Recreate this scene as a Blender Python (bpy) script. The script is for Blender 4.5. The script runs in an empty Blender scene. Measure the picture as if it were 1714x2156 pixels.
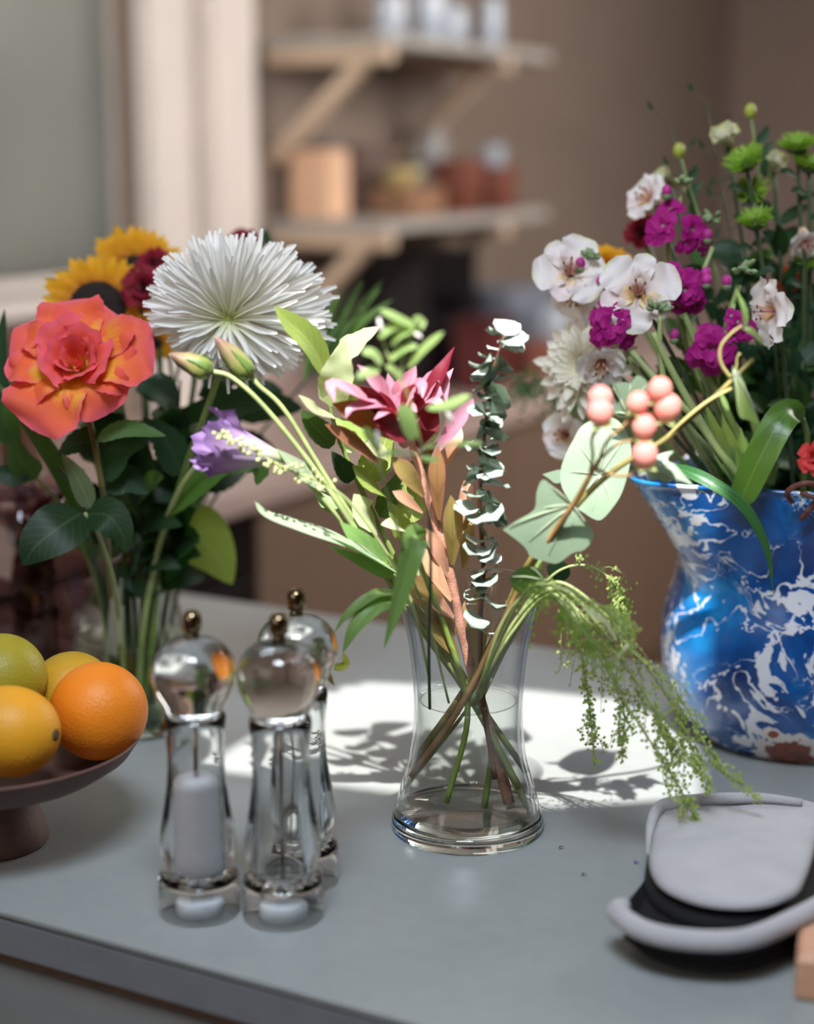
import bpy, math, random
from math import sin, cos, pi, radians, sqrt, atan2, tan
from mathutils import Vector, Matrix, Quaternion
V = Vector
SC = bpy.context.scene
COL = SC.collection
RND = random.Random(7)

# ------------------------------------------------------------------ camera
F, CX, CY = 3600.0, 857.0, 1078.0           # pixels of the 1714 x 2156 frame
PITCH, HC, TZ = radians(12.1), 0.53, 0.9    # pitch down, camera above table top, table top height
cam = bpy.data.cameras.new('camera'); camo = bpy.data.objects.new('camera', cam); COL.objects.link(camo)
camo.location = (0, 0, TZ + HC); camo.rotation_euler = (pi/2 - PITCH, 0, 0)
cam.sensor_fit = 'VERTICAL'; cam.sensor_height = 70.0; cam.lens = F/2156*70
cam.clip_start = 0.05
cam.dof.use_dof = True; cam.dof.focus_distance = 1.34; cam.dof.aperture_fstop = 4.0
SC.camera = camo

# ------------------------------------------------------------------ light
SUN_EL, SUN_AZ = radians(58), radians(6)
SUND = V((sin(SUN_AZ)*cos(SUN_EL), cos(SUN_AZ)*cos(SUN_EL), -sin(SUN_EL)))
world = bpy.data.worlds.new('sky'); SC.world = world; world.use_nodes = True
bg = world.node_tree.nodes['Background']; bg.inputs[0].default_value = (0.80, 0.90, 1.0, 1); bg.inputs[1].default_value = 1.6
sd = bpy.data.lights.new('sun', 'SUN'); sd.energy = 11.5; sd.angle = radians(0.6); sd.color = (1.0, 0.965, 0.91)
so = bpy.data.objects.new('sun', sd); COL.objects.link(so); so.rotation_euler = SUND.to_track_quat('-Z', 'Y').to_euler(); so.location = (0, -3, 6)
def area(name, loc, aim, size, power, col, spread=180):
    l = bpy.data.lights.new(name, 'AREA'); l.shape = 'RECTANGLE'; l.size, l.size_y = size; l.energy = power; l.color = col; l.spread = radians(spread)
    o = bpy.data.objects.new(name, l); COL.objects.link(o); o.location = loc
    o.rotation_euler = (V(aim) - V(loc)).to_track_quat('-Z', 'Y').to_euler()
# daylight of the roof opening (it also lets the sun in), then four added fill lamps
area('skylight', V((0.02, 1.36, 0.9)) - SUND*1.9, (0.02, 1.36, 0.9), (0.62, 0.42), 30, (0.80, 0.91, 1.04))
area('fill_behind', (-1.5, -0.6, 2.1), (0, 1.3, 1.0), (1.6, 1.2), 10, (1.0, 0.92, 0.82))  # added warm fill from behind left; no window is built there
area('fill_overhead', (-0.42, 2.2, 2.5), (0, 1.6, 1.0), (1.3, 1.3), 5, (1.0, 0.97, 0.93))  # added weak fill lamp hung under the ceiling, not a window
area('fill_far', (2.0, 3.2, 2.3), (0.2, 3.6, 0.9), (1.6, 1.4), 90, (1.0, 0.95, 0.91))  # added lamp to brighten the background walls and cabinets
area('fill_shelf', (-0.56, 0.64, 2.45), (-0.22, 3.85, 1.52), (0.3, 0.3), 3.6, (1.0, 0.93, 0.86), 46)  # added narrow lamp to lighten the shelf brackets, no fitting in the room
SC.view_settings.view_transform = 'Standard'; SC.view_settings.look = 'None'
SC.view_settings.exposure = 0.0; SC.view_settings.gamma = 1.0; SC.view_settings.use_curve_mapping = False
cy = SC.cycles
cy.max_bounces = 14; cy.diffuse_bounces = 4; cy.glossy_bounces = 5; cy.transmission_bounces = 14; cy.transparent_max_bounces = 40
cy.sample_clamp_indirect = 20.0; cy.blur_glossy = 0.3; cy.use_adaptive_sampling = True; cy.adaptive_threshold = 0.02
cy.caustics_refractive = True; cy.caustics_reflective = True; cy.use_denoising = True

# ------------------------------------------------------------------ points
def ray(px, py):
    a = (px - CX)/F; b = (CY - py)/F
    return V((a, cos(PITCH) + b*sin(PITCH), -sin(PITCH) + b*cos(PITCH)))
def W(px, py, y):                      # point seen at a pixel, y metres in front of the camera
    r = ray(px, py); return V((0, 0, TZ + HC)) + r*(y/r.y)
def T(px, py, z=0.0):                  # point on the table (or z above it)
    r = ray(px, py); return V((0, 0, TZ + HC)) + r*((z - HC)/r.z)
def pxm(y): return y*1.02/F            # metres per pixel about y metres away
RA = radians(28.4)
XR, VR = V((cos(RA), -sin(RA), 0)), V((sin(RA), cos(RA), 0))
def RM(a, b, z): return XR*a + VR*b + V((0, 0, z))   # room axes: a along the table, b across it
ROOM = Matrix(((XR.x, VR.x, 0), (XR.y, VR.y, 0), (0, 0, 1)))
def hz(py, y): return HC - y*tan(PITCH + math.atan((py - CY)/F))   # height over table of pixel row py at distance y

# ------------------------------------------------------------------ materials
def lin(c): return tuple((x/255/12.92 if x/255 <= .04045 else ((x/255 + .055)/1.055)**2.4) for x in c[:3]) + (1.0,)
class NT:
    def __init__(s, name):
        s.m = bpy.data.materials.new(name); s.m.use_nodes = True; s.t = s.m.node_tree; s.t.nodes.clear()
        s.out = s.n('ShaderNodeOutputMaterial')
    def n(s, ty, **kw):
        nd = s.t.nodes.new(ty)
        for k, v in kw.items():
            if k.startswith('i_'):
                key = k[2:]; key = int(key) if key.isdigit() else key.replace('_', ' ')
                nd.inputs[key].default_value = v
            else: setattr(nd, k, v)
        return nd
    def l(s, a, b): s.t.links.new(a, b)
    def math(s, op, a, b=None, c=None):
        nd = s.n('ShaderNodeMath', operation=op)
        for i, x in enumerate((a, b, c)):
            if x is None: continue
            if isinstance(x, (int, float)): nd.inputs[i].default_value = x
            else: s.l(x, nd.inputs[i])
        return nd.outputs[0]
    def mix(s, f, a, b, bt='MIX'):
        nd = s.n('ShaderNodeMix', data_type='RGBA', blend_type=bt)
        for i, x in ((0, f), (6, a), (7, b)):
            if isinstance(x, (int, float, tuple)): nd.inputs[i].default_value = x
            else: s.l(x, nd.inputs[i])
        return nd.outputs[2]
    def ramp(s, f, stops, interp='LINEAR'):
        nd = s.n('ShaderNodeValToRGB'); nd.color_ramp.interpolation = interp
        e = nd.color_ramp.elements
        while len(e) < len(stops): e.new(.5)
        for i, (p, c) in enumerate(stops): e[i].position = p; e[i].color = c
        s.l(f, nd.inputs[0]); return nd.outputs[0]
    def noise(s, scale, vec=None, detail=3, rough=.5, dist=0):
        nd = s.n('ShaderNodeTexNoise', i_Scale=scale, i_Detail=detail, i_Roughness=rough, i_Distortion=dist)
        if vec is not None: s.l(vec, nd.inputs['Vector'])
        return nd.outputs[0]
    def obj(s): return s.n('ShaderNodeTexCoord').outputs['Object']
    def uv(s): return s.n('ShaderNodeTexCoord').outputs['UV']
    def surf(s, sh): s.l(sh, s.out.inputs[0]); return s.m
MATS = {}
def plain(name, col, rough=.5, metal=0., var=.12, scale=30, bump=.0, spec=.5, col2=None, coat=0., sheen=0., bscale=None):
    if name in MATS: return MATS[name]
    t = NT(name); c = lin(col); p = t.n('ShaderNodeBsdfPrincipled', i_Roughness=rough, i_Metallic=metal)
    p.inputs['Specular IOR Level'].default_value = spec; p.inputs['Coat Weight'].default_value = coat; p.inputs['Sheen Weight'].default_value = sheen
    nz = t.noise(scale, t.obj(), 4)
    c2 = lin(col2) if col2 else tuple(max(0, x*(1 - 2.2*var)) for x in c[:3]) + (1,)
    t.l(t.ramp(nz, [(.35, c), (.68, c2)]), p.inputs['Base Color'])
    if bump:
        b = t.n('ShaderNodeBump', i_Strength=bump, i_Distance=.002); t.l(t.noise(bscale or scale*6, t.obj(), 3), b.inputs['Height']); t.l(b.outputs[0], p.inputs['Normal'])
    MATS[name] = t.surf(p.outputs[0]); return MATS[name]
def leafmat(name, col, vein=None, trans=None, tw=.35, rough=.42, nveins=9, spec=.4, edge=None, back=None, varn=.25):
    """leaf or petal: colour from the sheet's own u (across) and v (along)"""
    if name in MATS: return MATS[name]
    t = NT(name); uv = t.uv(); sp = t.n('ShaderNodeSeparateXYZ'); t.l(uv, sp.inputs[0])
    a = t.math('ABSOLUTE', t.math('SUBTRACT', sp.outputs[0], .5)); v = sp.outputs[1]
    c = lin(col); dark = tuple(x*(1 - varn) for x in c[:3]) + (1,)
    base = t.mix(t.noise(9, t.n('ShaderNodeTexCoord').outputs['Object'], 3), c, dark)
    rnd = t.n('ShaderNodeObjectInfo').outputs['Random']
    hs = t.n('ShaderNodeHueSaturation'); t.l(t.math('MULTIPLY_ADD', rnd, .5, .75), hs.inputs['Value']); t.l(base, hs.inputs['Color'])
    t.l(t.math('MULTIPLY_ADD', rnd, .03, .485), hs.inputs['Hue']); base = hs.outputs[0]
    if edge:
        base = t.mix(t.math('MULTIPLY', t.math('POWER', t.math('MULTIPLY', a, 2.0), 6.0), .8), base, lin(edge))
    if vein:
        mid = t.math('LESS_THAN', a, .022)
        w = t.math('SINE', t.math('MULTIPLY', t.math('SUBTRACT', v, t.math('MULTIPLY', a, .55)), nveins*6.28))
        side = t.math('MULTIPLY', t.math('GREATER_THAN', w, .93), .45)
        base = t.mix(t.math('MAXIMUM', t.math('MULTIPLY', mid, .8), side), base, lin(vein))
    if back:
        base = t.mix(t.n('ShaderNodeNewGeometry').outputs['Backfacing'], base, lin(back))
    p = t.n('ShaderNodeBsdfPrincipled', i_Roughness=rough); p.inputs['Specular IOR Level'].default_value = spec
    t.l(base, p.inputs['Base Color'])
    b = t.n('ShaderNodeBump', i_Strength=.25, i_Distance=.0006); t.l(t.noise(350, t.obj(), 2), b.inputs['Height']); t.l(b.outputs[0], p.inputs['Normal'])
    tr = t.n('ShaderNodeBsdfTranslucent')
    if trans: tr.inputs[0].default_value = lin(trans)
    else: t.l(base, tr.inputs[0])
    mx = t.n('ShaderNodeMixShader', i_0=tw); t.l(p.outputs[0], mx.inputs[1]); t.l(tr.outputs[0], mx.inputs[2])
    MATS[name] = t.surf(mx.outputs[0]); return MATS[name]
def petalmat(name, stops, tw=.3, rough=.55, streak=.18, edge=None, marks=None):
    """petal colour runs along v; marks = (colour, v0, v1) dashes"""
    if name in MATS: return MATS[name]
    t = NT(name); sp = t.n('ShaderNodeSeparateXYZ'); t.l(t.uv(), sp.inputs[0]); u, v = sp.outputs[0], sp.outputs[1]
    cmb = t.n('ShaderNodeCombineXYZ'); t.l(t.math('MULTIPLY', u, 16), cmb.inputs[0]); t.l(t.math('MULTIPLY', v, 1.5), cmb.inputs[1])
    t.l(t.math('MULTIPLY', t.n('ShaderNodeObjectInfo').outputs['Random'], 50), cmb.inputs[2])
    nz = t.noise(1.6, cmb.outputs[0], 3)
    vv = t.math('ADD', v, t.math('MULTIPLY', t.math('SUBTRACT', nz, .5), .28))
    base = t.ramp(vv, [(p, lin(c)) for p, c in stops])
    base = t.mix(t.math('MULTIPLY', nz, streak), base, (0, 0, 0, 1), 'MIX') if streak else base
    if edge:
        a = t.math('ABSOLUTE', t.math('SUBTRACT', u, .5))
        f = t.math('POWER', t.math('MAXIMUM', t.math('MULTIPLY', a, 2.0), v), 9.0)
        base = t.mix(t.math('MULTIPLY', f, .75), base, lin(edge))
    if marks:
        mc, v0, v1 = marks
        d = t.math('GREATER_THAN', t.math('SINE', t.math('MULTIPLY', u, 75)), .55)
        d = t.math('MULTIPLY', d, t.math('MULTIPLY', t.math('GREATER_THAN', v, v0), t.math('LESS_THAN', v, v1)))
        d = t.math('MULTIPLY', d, t.math('LESS_THAN', t.math('ABSOLUTE', t.math('SUBTRACT', u, .5)), .3))
        base = t.mix(t.math('MULTIPLY', d, .8), base, lin(mc))
    p = t.n('ShaderNodeBsdfPrincipled', i_Roughness=rough); p.inputs['Specular IOR Level'].default_value = .25; p.inputs['Sheen Weight'].default_value = .1
    t.l(base, p.inputs['Base Color']); tr = t.n('ShaderNodeBsdfTranslucent'); t.l(base, tr.inputs[0])
    mx = t.n('ShaderNodeMixShader', i_0=tw); t.l(p.outputs[0], mx.inputs[1]); t.l(tr.outputs[0], mx.inputs[2])
    MATS[name] = t.surf(mx.outputs[0]); return MATS[name]
def thinglass(name, tint=(1, 1, 1), f0=.035, gain=.85, power=4.0):
    """thin clear glass: light goes straight through, more mirror towards grazing angles"""
    t = NT(name); lw = t.n('ShaderNodeLayerWeight', i_Blend=.5)
    f = t.math('MULTIPLY_ADD', t.math('POWER', lw.outputs['Facing'], power), gain, f0)
    tr = t.n('ShaderNodeBsdfTransparent'); tr.inputs[0].default_value = tint + (1,)
    g = t.n('ShaderNodeBsdfGlossy', i_Roughness=.015)
    mx = t.n('ShaderNodeMixShader'); t.l(f, mx.inputs[0]); t.l(tr.outputs[0], mx.inputs[1]); t.l(g.outputs[0], mx.inputs[2])
    return t.surf(mx.outputs[0])
def realglass(name, col=(1, 1, 1), ior=1.49, rough=0.0):
    t = NT(name); g = t.n('ShaderNodeBsdfGlass', i_IOR=ior, i_Roughness=rough); g.inputs[0].default_value = col + (1,)
    return t.surf(g.outputs[0])
def wood(name, c1, c2, scale=8, rough=.55):
    t = NT(name); mp = t.n('ShaderNodeMapping'); mp.inputs['Scale'].default_value = (1, 12, 12); t.l(t.obj(), mp.inputs[0])
    nz = t.noise(scale, mp.outputs[0], 5, .6, 1.2)
    p = t.n('ShaderNodeBsdfPrincipled', i_Roughness=rough); t.l(t.ramp(nz, [(.3, lin(c1)), (.7, lin(c2))]), p.inputs['Base Color'])
    return t.surf(p.outputs[0])

# ------------------------------------------------------------------ mesh helpers
def mesh(name, vs, fs, uvs=None, smooth=True):
    me = bpy.data.meshes.new(name); me.from_pydata([tuple(v) for v in vs], [], fs)
    if uvs is not None:
        lay = me.uv_layers.new(name='UVMap')
        idx = [0]*len(me.loops); me.loops.foreach_get('vertex_index', idx)
        flat = []
        for i in idx: flat += uvs[i]
        lay.data.foreach_set('uv', flat)
    if smooth: me.polygons.foreach_set('use_smooth', [True]*len(me.polygons))
    me.update(); return me
class Thing:
    def __init__(s, name, label, cat, loc, group=None, kind=None):
        s.o = bpy.data.objects.new(name, None); COL.objects.link(s.o); s.o.location = loc; s.o.empty_display_size = .02
        s.loc = V(loc); s.o['label'] = label; s.o['category'] = cat
        if group: s.o['group'] = group
        if kind: s.o['kind'] = kind
    def part(s, name, me, mat, parent=None, mw=None, label=None, kind=None):
        o = bpy.data.objects.new(name, me); COL.objects.link(o)
        if mat is not None and not me.materials: me.materials.append(mat)
        mw = Matrix.Identity(4) if mw is None else mw
        pw = Matrix.Translation(s.loc) if parent is None else PW[parent.name]
        o.parent = s.o if parent is None else parent
        o.matrix_parent_inverse = Matrix.Identity(4); o.matrix_basis = pw.inverted() @ mw
        PW[o.name] = mw.copy()
        if label: o['label'] = label
        if kind: o['kind'] = kind
        return o
PW = {}
def single(name, me, mat, label, cat, group=None, kind=None):
    o = bpy.data.objects.new(name, me); COL.objects.link(o)
    if mat is not None and not me.materials: me.materials.append(mat)
    if label: o['label'] = label
    if cat: o['category'] = cat
    if group: o['group'] = group
    if kind: o['kind'] = kind
    return o
def struct(name, me, mat): return single(name, me, mat, None, None, None, 'structure')
def catmull(c, n):
    c = [V(p) for p in c]
    if len(c) == 2: return [c[0].lerp(c[1], i/n) for i in range(n + 1)]
    e = [c[0]*2 - c[1]] + c + [c[-1]*2 - c[-2]]; out = []; m = len(c) - 1
    for i in range(n + 1):
        x = i/n*m; k = min(int(x), m - 1); t = x - k; a, b, d, f = e[k], e[k + 1], e[k + 2], e[k + 3]
        out.append(.5*((2*b) + (d - a)*t + (2*a - 5*b + 4*d - f)*t*t + (3*b - a - 3*d + f)*t**3))
    return out
def interp(r, t):
    if isinstance(r, (int, float)): return r
    x = t*(len(r) - 1); k = min(int(x), len(r) - 2); return r[k] + (r[k + 1] - r[k])*(x - k)
class MB:
    """collects shapes for ONE part"""
    def __init__(s): s.v = []; s.f = []; s.u = []
    def add(s, vs, fs, us=None):
        b = len(s.v); s.v += vs; s.f += [[i + b for i in f] for f in fs]; s.u += us or [(0.5, 0.5)]*len(vs)
    def tube(s, ctrl, r, n=8, ns=None, bumps=0):
        ns = ns or max(2, 5*(len(ctrl) - 1)); P = catmull(ctrl, ns); vs = []; us = []; ref = None
        for i, p in enumerate(P):
            tg = (P[min(i + 1, ns)] - P[max(i - 1, 0)]).normalized()
            if ref is None: ref = tg.orthogonal()
            ref = (ref - tg*ref.dot(tg)).normalized(); bi = tg.cross(ref); rr = interp(r, i/ns)
            for j in range(n):
                a = 2*pi*j/n; q = rr*(1 + bumps*RND.uniform(-1, 1)); vs.append(p + ref*(cos(a)*q) + bi*(sin(a)*q)); us.append((j/n, i/ns))
        fs = [[i*n + j, i*n + (j + 1) % n, (i + 1)*n + (j + 1) % n, (i + 1)*n + j] for i in range(ns) for j in range(n)]
        fs += [list(range(n))[::-1], [ns*n + j for j in range(n)]]
        s.add(vs, fs, us); return s
    def leaf(s, ctrl, w, nrm=(0, -.9, .45), prof='lance', fold=.15, curl=0., wave=0., ns=10, nw=6, twist=0., wf=5, serr=0.):
        P = catmull(ctrl, ns); vs = []; us = []; nrm = V(nrm).normalized(); ph = RND.uniform(0, 6); pf = PROF[prof]
        for i, p in enumerate(P):
            v = i/ns; tg = (P[min(i + 1, ns)] - P[max(i - 1, 0)]).normalized()
            n_ = nrm - tg*nrm.dot(tg)
            n_ = n_.normalized() if n_.length > .05 else tg.orthogonal().normalized()
            if twist: n_ = Quaternion(tg, twist*v) @ n_
            sd_ = tg.cross(n_); h = w/2*max(.02, pf(v))
            if serr: h *= 1 + serr*((i % 2) - .5)
            for j in range(nw + 1):
                q = j/nw*2 - 1
                off = fold*h*abs(q) + curl*h*q*q + wave*h*abs(q)*sin(v*wf*6.28/2 + ph + (1.5 if q > 0 else 0))
                vs.append(p + sd_*(h*q) + n_*off); us.append((.5 + q/2, v))
        m = nw + 1
        fs = [[i*m + j, i*m + j + 1, (i + 1)*m + j + 1, (i + 1)*m + j] for i in range(ns) for j in range(nw)]
        s.add(vs, fs, us); return s
    def lathe(s, prof, c, n=48, close=True):
        vs = []; us = []
        for k, (r, z) in enumerate(prof):
            for j in range(n):
                a = 2*pi*j/n; vs.append(V((c[0] + r*cos(a), c[1] + r*sin(a), c[2] + z))); us.append((j/n, k/(len(prof) - 1)))
        fs = [[k*n + j, k*n + (j + 1) % n, (k + 1)*n + (j + 1) % n, (k + 1)*n + j] for k in range(len(prof) - 1) for j in range(n)]
        if close:
            if prof[0][0] > 0: fs.append(list(range(n))[::-1])
            if prof[-1][0] > 0: fs.append([(len(prof) - 1)*n + j for j in range(n)])
        s.add(vs, fs, us); return s
    def ball(s, c, r, n=10, m=6, sc=(1, 1, 1), q=None):
        vs = []; us = []
        for i in range(m + 1):
            t = pi*i/m
            for j in range(n):
                a = 2*pi*j/n; p = V((sin(t)*cos(a)*sc[0], sin(t)*sin(a)*sc[1], -cos(t)*sc[2]))*r
                if q is not None: p = q @ p
                vs.append(V(c) + p); us.append((j/n, i/m))
        fs = [[i*n + j, i*n + (j + 1) % n, (i + 1)*n + (j + 1) % n, (i + 1)*n + j] for i in range(m) for j in range(n)]
        s.add(vs, fs, us); return s
    def box(s, lo, hi, mw=None, bev=0.):
        x0, y0, z0 = lo; x1, y1, z1 = hi; b = bev
        vs = []; fs = []
        if not b:
            vs = [V(p) for p in ((x0, y0, z0), (x1, y0, z0), (x1, y1, z0), (x0, y1, z0), (x0, y0, z1), (x1, y0, z1), (x1, y1, z1), (x0, y1, z1))]
            fs = [[0, 3, 2, 1], [4, 5, 6, 7], [0, 1, 5, 4], [1, 2, 6, 5], [2, 3, 7, 6], [3, 0, 4, 7]]
        else:
            for z, i in ((z0, b), (z0 + b, 0), (z1 - b, 0), (z1, b)):
                for x, y in ((x0 + i + b*.7, y0 + i), (x1 - i - b*.7, y0 + i), (x1 - i, y0 + i + b*.7), (x1 - i, y1 - i - b*.7), (x1 - i - b*.7, y1 - i), (x0 + i + b*.7, y1 - i), (x0 + i, y1 - i - b*.7), (x0 + i, y0 + i + b*.7)):
                    vs.append(V((x, y, z)))
            fs = [[k*8 + j, k*8 + (j + 1) % 8, (k + 1)*8 + (j + 1) % 8, (k + 1)*8 + j] for k in range(3) for j in range(8)] + [list(range(8))[::-1], list(range(24, 32))]
        if mw is not None: vs = [mw @ v for v in vs]
        s.add(vs, fs); return s
    def outline(s, pts, base, bulge, nrm, rings=5):
        """leaf cut to an outline round its base point, domed along nrm"""
        P = [V(p) for p in pts]; b = V(base); nrm = V(nrm).normalized(); n = len(P)*3
        Q = catmull(P + [P[0]], n)[:n]; vs = [b]; us = [(.5, 0)]; R = max((q - b).length for q in Q)
        for k in range(1, rings + 1):
            f = k/rings
            for j, q in enumerate(Q):
                d = b.lerp(q, f); x = (d - b).length/R
                vs.append(d + nrm*(bulge*R*(x - x*x*1.25) + 0.004*R*sin(j*.9)*f)); us.append((j/n, f))
        fs = [[0, 1 + j, 1 + (j + 1) % n] for j in range(n)]
        for k in range(rings - 1):
            o0 = 1 + k*n; o1 = o0 + n
            fs += [[o0 + j, o1 + j, o1 + (j + 1) % n, o0 + (j + 1) % n] for j in range(n)]
        s.add(vs, fs, us); return s
    def me(s, name, smooth=True, q=None):
        vs = s.v if q is None else [q @ v for v in s.v]
        return mesh(name, vs, s.f, s.u, smooth)
def cl(x): return max(0., min(1., x))
PROF = dict(
    lance=lambda v: sin(pi*min(1, max(0, v))**.75)**.9 if 0 < v < 1 else 0,
    ovate=lambda v: sin(pi*v**.62)**.75 if 0 < v < 1 else 0,
    oblong=lambda v: (1 - abs(2*v - 1)**3.5)**.7 if 0 < v < 1 else 0,
    spat=lambda v: (.18 + .82*sin(pi*v**1.25*.93)**.8)*(1 - v**9) if v < 1 else 0,
    blade=lambda v: min(1, .45 + v*2.2)*(1 - v**2.6),
    needle=lambda v: .75 + .25*sin(pi*v) if v < .98 else .5,
    round=lambda v: sqrt(max(0, 1 - (2*v - 1)**2))**.85,
    petal=lambda v: (v**.55)*(1 - v**7)**.6 if v < 1 else .1,
    rosep=lambda v: min(1, .22 + 1.05*v**.7)*(1 - v**3.2)**.5 if v < 1 else .08,
    wide=lambda v: min(1, .25 + v**.8*.95)*(1 - v**6)**.5 if v < 1 else .15)
def px(*p): return [W(*q) for q in p]
def frame(o, z, roll=0.):
    z = V(z).normalized(); x = V((0, 0, 1)).cross(z)
    x = x.normalized() if x.length > 1e-4 else V((1, 0, 0)); y = z.cross(x)
    m = Matrix.Translation(V(o)) @ Matrix((x, y, z)).transposed().to_4x4()
    return m @ Matrix.Rotation(roll, 4, 'Z')

# ------------------------------------------------------------------ the room
wallm = plain('taupe_paint', (126, 110, 98), .85, var=.04, scale=4)
backm = plain('taupe_paint_back', (142, 124, 114), .85, var=.04, scale=4)
whitem = plain('white_gloss_paint', (214, 204, 196), .45, var=.03, scale=5)
floorm = wood('floor_oak', (120, 96, 72), (96, 74, 54))
ceilm = plain('ceiling_white', (214, 210, 202), .9, var=.02)
def quadbox(a0, a1, b0, b1, z0, z1, mb=None):
    mb = mb or MB(); return mb.box((a0, b0, z0), (a1, b1, z1), ROOM.to_4x4())
WA = -2.08           # the left wall's face
struct('floor', quadbox(WA - .2, 2.6, -2.6, 6.6, -.1, 0).me('floor', False), floorm)
mbw = MB(); quadbox(WA - .15, WA, -2.6, 1.25, 0, 2.55, mbw); quadbox(WA - .15, WA, 2.765, 6.6, 0, 2.55, mbw)
quadbox(WA - .15, WA, 1.25, 2.765, 0, 1.165, mbw); quadbox(WA - .15, WA, 1.25, 2.765, 2.4, 2.55, mbw)
struct('wall_left', mbw.me('wall_left', False), wallm)
struct('wall_back', quadbox(WA, 2.5, 6.4, 6.55, 0, 2.55).me('wall_back', False), backm)
struct('wall_right', quadbox(2.5, 2.65, -2.6, 6.55, 0, 2.55).me('wall_right', False), backm)
struct('wall_front', quadbox(WA, 2.5, -2.6, -2.45, 0, 2.55).me('wall_front', False), plain('cream_paint', (190, 182, 170), .9, var=.02))
# ceiling with a roof opening that lets the sun patch in
CZ = 2.55
patch = [(700, 1448), (760, 1436), (1100, 1452), (1470, 1492), (1480, 1690), (1160, 1712), (820, 1680), (440, 1632), (462, 1592)]
hole = []
for p in patch:
    q = T(*p); hole.append(q - SUND*((CZ - TZ)/-SUND.z)*1.0)
cen = sum(hole, V())/len(hole)
def ceiling():
    outer = []
    for h in hole:
        d = (h - cen); d.z = 0; outer.append(V((cen.x, cen.y, CZ)) + d.normalized()*9.0)
    n = len(hole); vs = [V((h.x, h.y, CZ)) for h in hole] + outer
    vs += [v + V((0, 0, .02)) for v in vs]
    fs = [[i, (i + 1) % n, n + (i + 1) % n, n + i] for i in range(n)]
    fs += [[2*n + i, 3*n + i, 3*n + (i + 1) % n, 2*n + (i + 1) % n] for i in range(n)]
    fs += [[i, 2*n + i, 2*n + (i + 1) % n, (i + 1) % n] for i in range(n)]
    return mesh('ceiling', vs, fs, None, False)
struct('ceiling', ceiling(), ceilm)
# window in the left wall: frame, sill and a frosted pane
def frosted():
    t = NT('frosted_pane'); tr = t.n('ShaderNodeBsdfTranslucent'); g = t.n('ShaderNodeBsdfGlossy', i_Roughness=.25)
    c = t.ramp(t.noise(1.4, t.obj(), 2), [(.3, lin((190, 184, 174))), (.7, lin((164, 165, 158)))]); t.l(c, tr.inputs[0])
    mx = t.n('ShaderNodeMixShader', i_0=.06); t.l(tr.outputs[0], mx.inputs[1]); t.l(g.outputs[0], mx.inputs[2]); return t.surf(mx.outputs[0])
wf = MB()
for lo, hi in (((WA - .1, 1.25, 1.165), (WA - .02, 1.31, 2.4)), ((WA - .1, 2.74, 1.165), (WA - .06, 2.765, 2.4)), ((WA - .1, 1.31, 1.165), (WA - .03, 2.74, 1.19)), ((WA - .1, 1.31, 2.34), (WA - .02, 2.74, 2.4))):
    wf.box(lo, hi, ROOM.to_4x4(), .004)
win = struct('window_1', wf.me('window_frame', False), whitem)
pane = struct('pane', quadbox(WA - .07, WA - .062, 1.31, 2.74, 1.19, 2.34).me('pane', False), frosted()); pane.parent = win; del pane['kind']
sill = struct('sill', MB().box((WA - .02, 1.2, 1.13), (WA + .07, 2.8, 1.165), ROOM.to_4x4(), .006).me('sill', False), whitem); sill.parent = win; del sill['kind']
# wide stepped white casing between the window and the shelves
cs = MB()
for b0, b1, th in ((2.738, 2.860, .045), (2.860, 2.940, .006), (2.940, 3.09, .052)):
    cs.box((WA, b0, 0.0), (WA + th, b1, 2.5), ROOM.to_4x4(), .006)
struct('trim_1', cs.me('trim', False), whitem)

# ------------------------------------------------------------------ counter under the window and its cabinets
M4 = ROOM.to_4x4()
CF = -1.479          # face of the counter's front edge
stone = plain('counter_stone', (172, 150, 142), .35, var=.05, scale=12)
cabm = wood('cabinet_walnut', (112, 91, 76), (102, 82, 68), 3, .5)
darkm = plain('oven_black', (10, 9, 14), .25, var=.05)
t = Thing('kitchen_counter', 'long pale stone worktop along the wall under the shelves', 'counter', RM(CF, 2, 0))
t.part('worktop', MB().box((WA, -.6, .86), (CF, 6.3, .9), M4, .004).me('worktop', False), stone)
t.part('upstand', MB().box((WA, 3.13, .9), (WA + .02, 6.3, .96), M4, .003).me('upstand', False), stone)
gapb = CF - .025
def cabinet(b0, b1, label, door=True):
    t = Thing('base_cabinet', label, 'cabinet', RM(gapb, (b0 + b1)/2, 0), 'cabinets under the worktop')
    t.part('body', MB().box((WA, b0 + .002, .1), (gapb - .022, b1 - .002, .858), M4).me('body', False), cabm)
    t.part('plinth', MB().box((WA, b0 + .002, 0), (gapb - .08, b1 - .002, .1), M4).me('plinth', False), cabm)
    n = 2 if b1 - b0 > .7 else 1
    for i in range(n):
        w = (b1 - b0)/n; d = t.part('door', MB().box((gapb - .02, b0 + i*w + .003, .11), (gapb, b0 + (i + 1)*w - .003, .85), M4, .002).me('door', False), cabm)
bo = 2.27            # right-hand side of the black oven
cabinet(bo, bo + .95, 'brown wooden double-door cabinet directly right of the black oven')
cabinet(bo + .95, bo + 1.9, 'brown double-door cabinet behind the glass vase flowers, further from oven')
cabinet(bo + 1.9, bo + 2.85, 'brown double-door cabinet behind the blue pitcher')
cabinet(bo - 1.6, bo - .62, 'brown cabinet on the window side of the black oven')
t = Thing('oven', 'black built-in oven in the counter front beside the brown cabinets', 'oven', RM(gapb, bo - .3, 0))
t.part('body', MB().box((WA + .03, bo - .6, .02), (gapb - .025, bo - .003, .855), M4).me('body', False), darkm)
d = t.part('door', MB().box((gapb - .023, bo - .6, .12), (gapb, bo - .003, .74), M4, .003).me('door', False), darkm)
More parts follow.
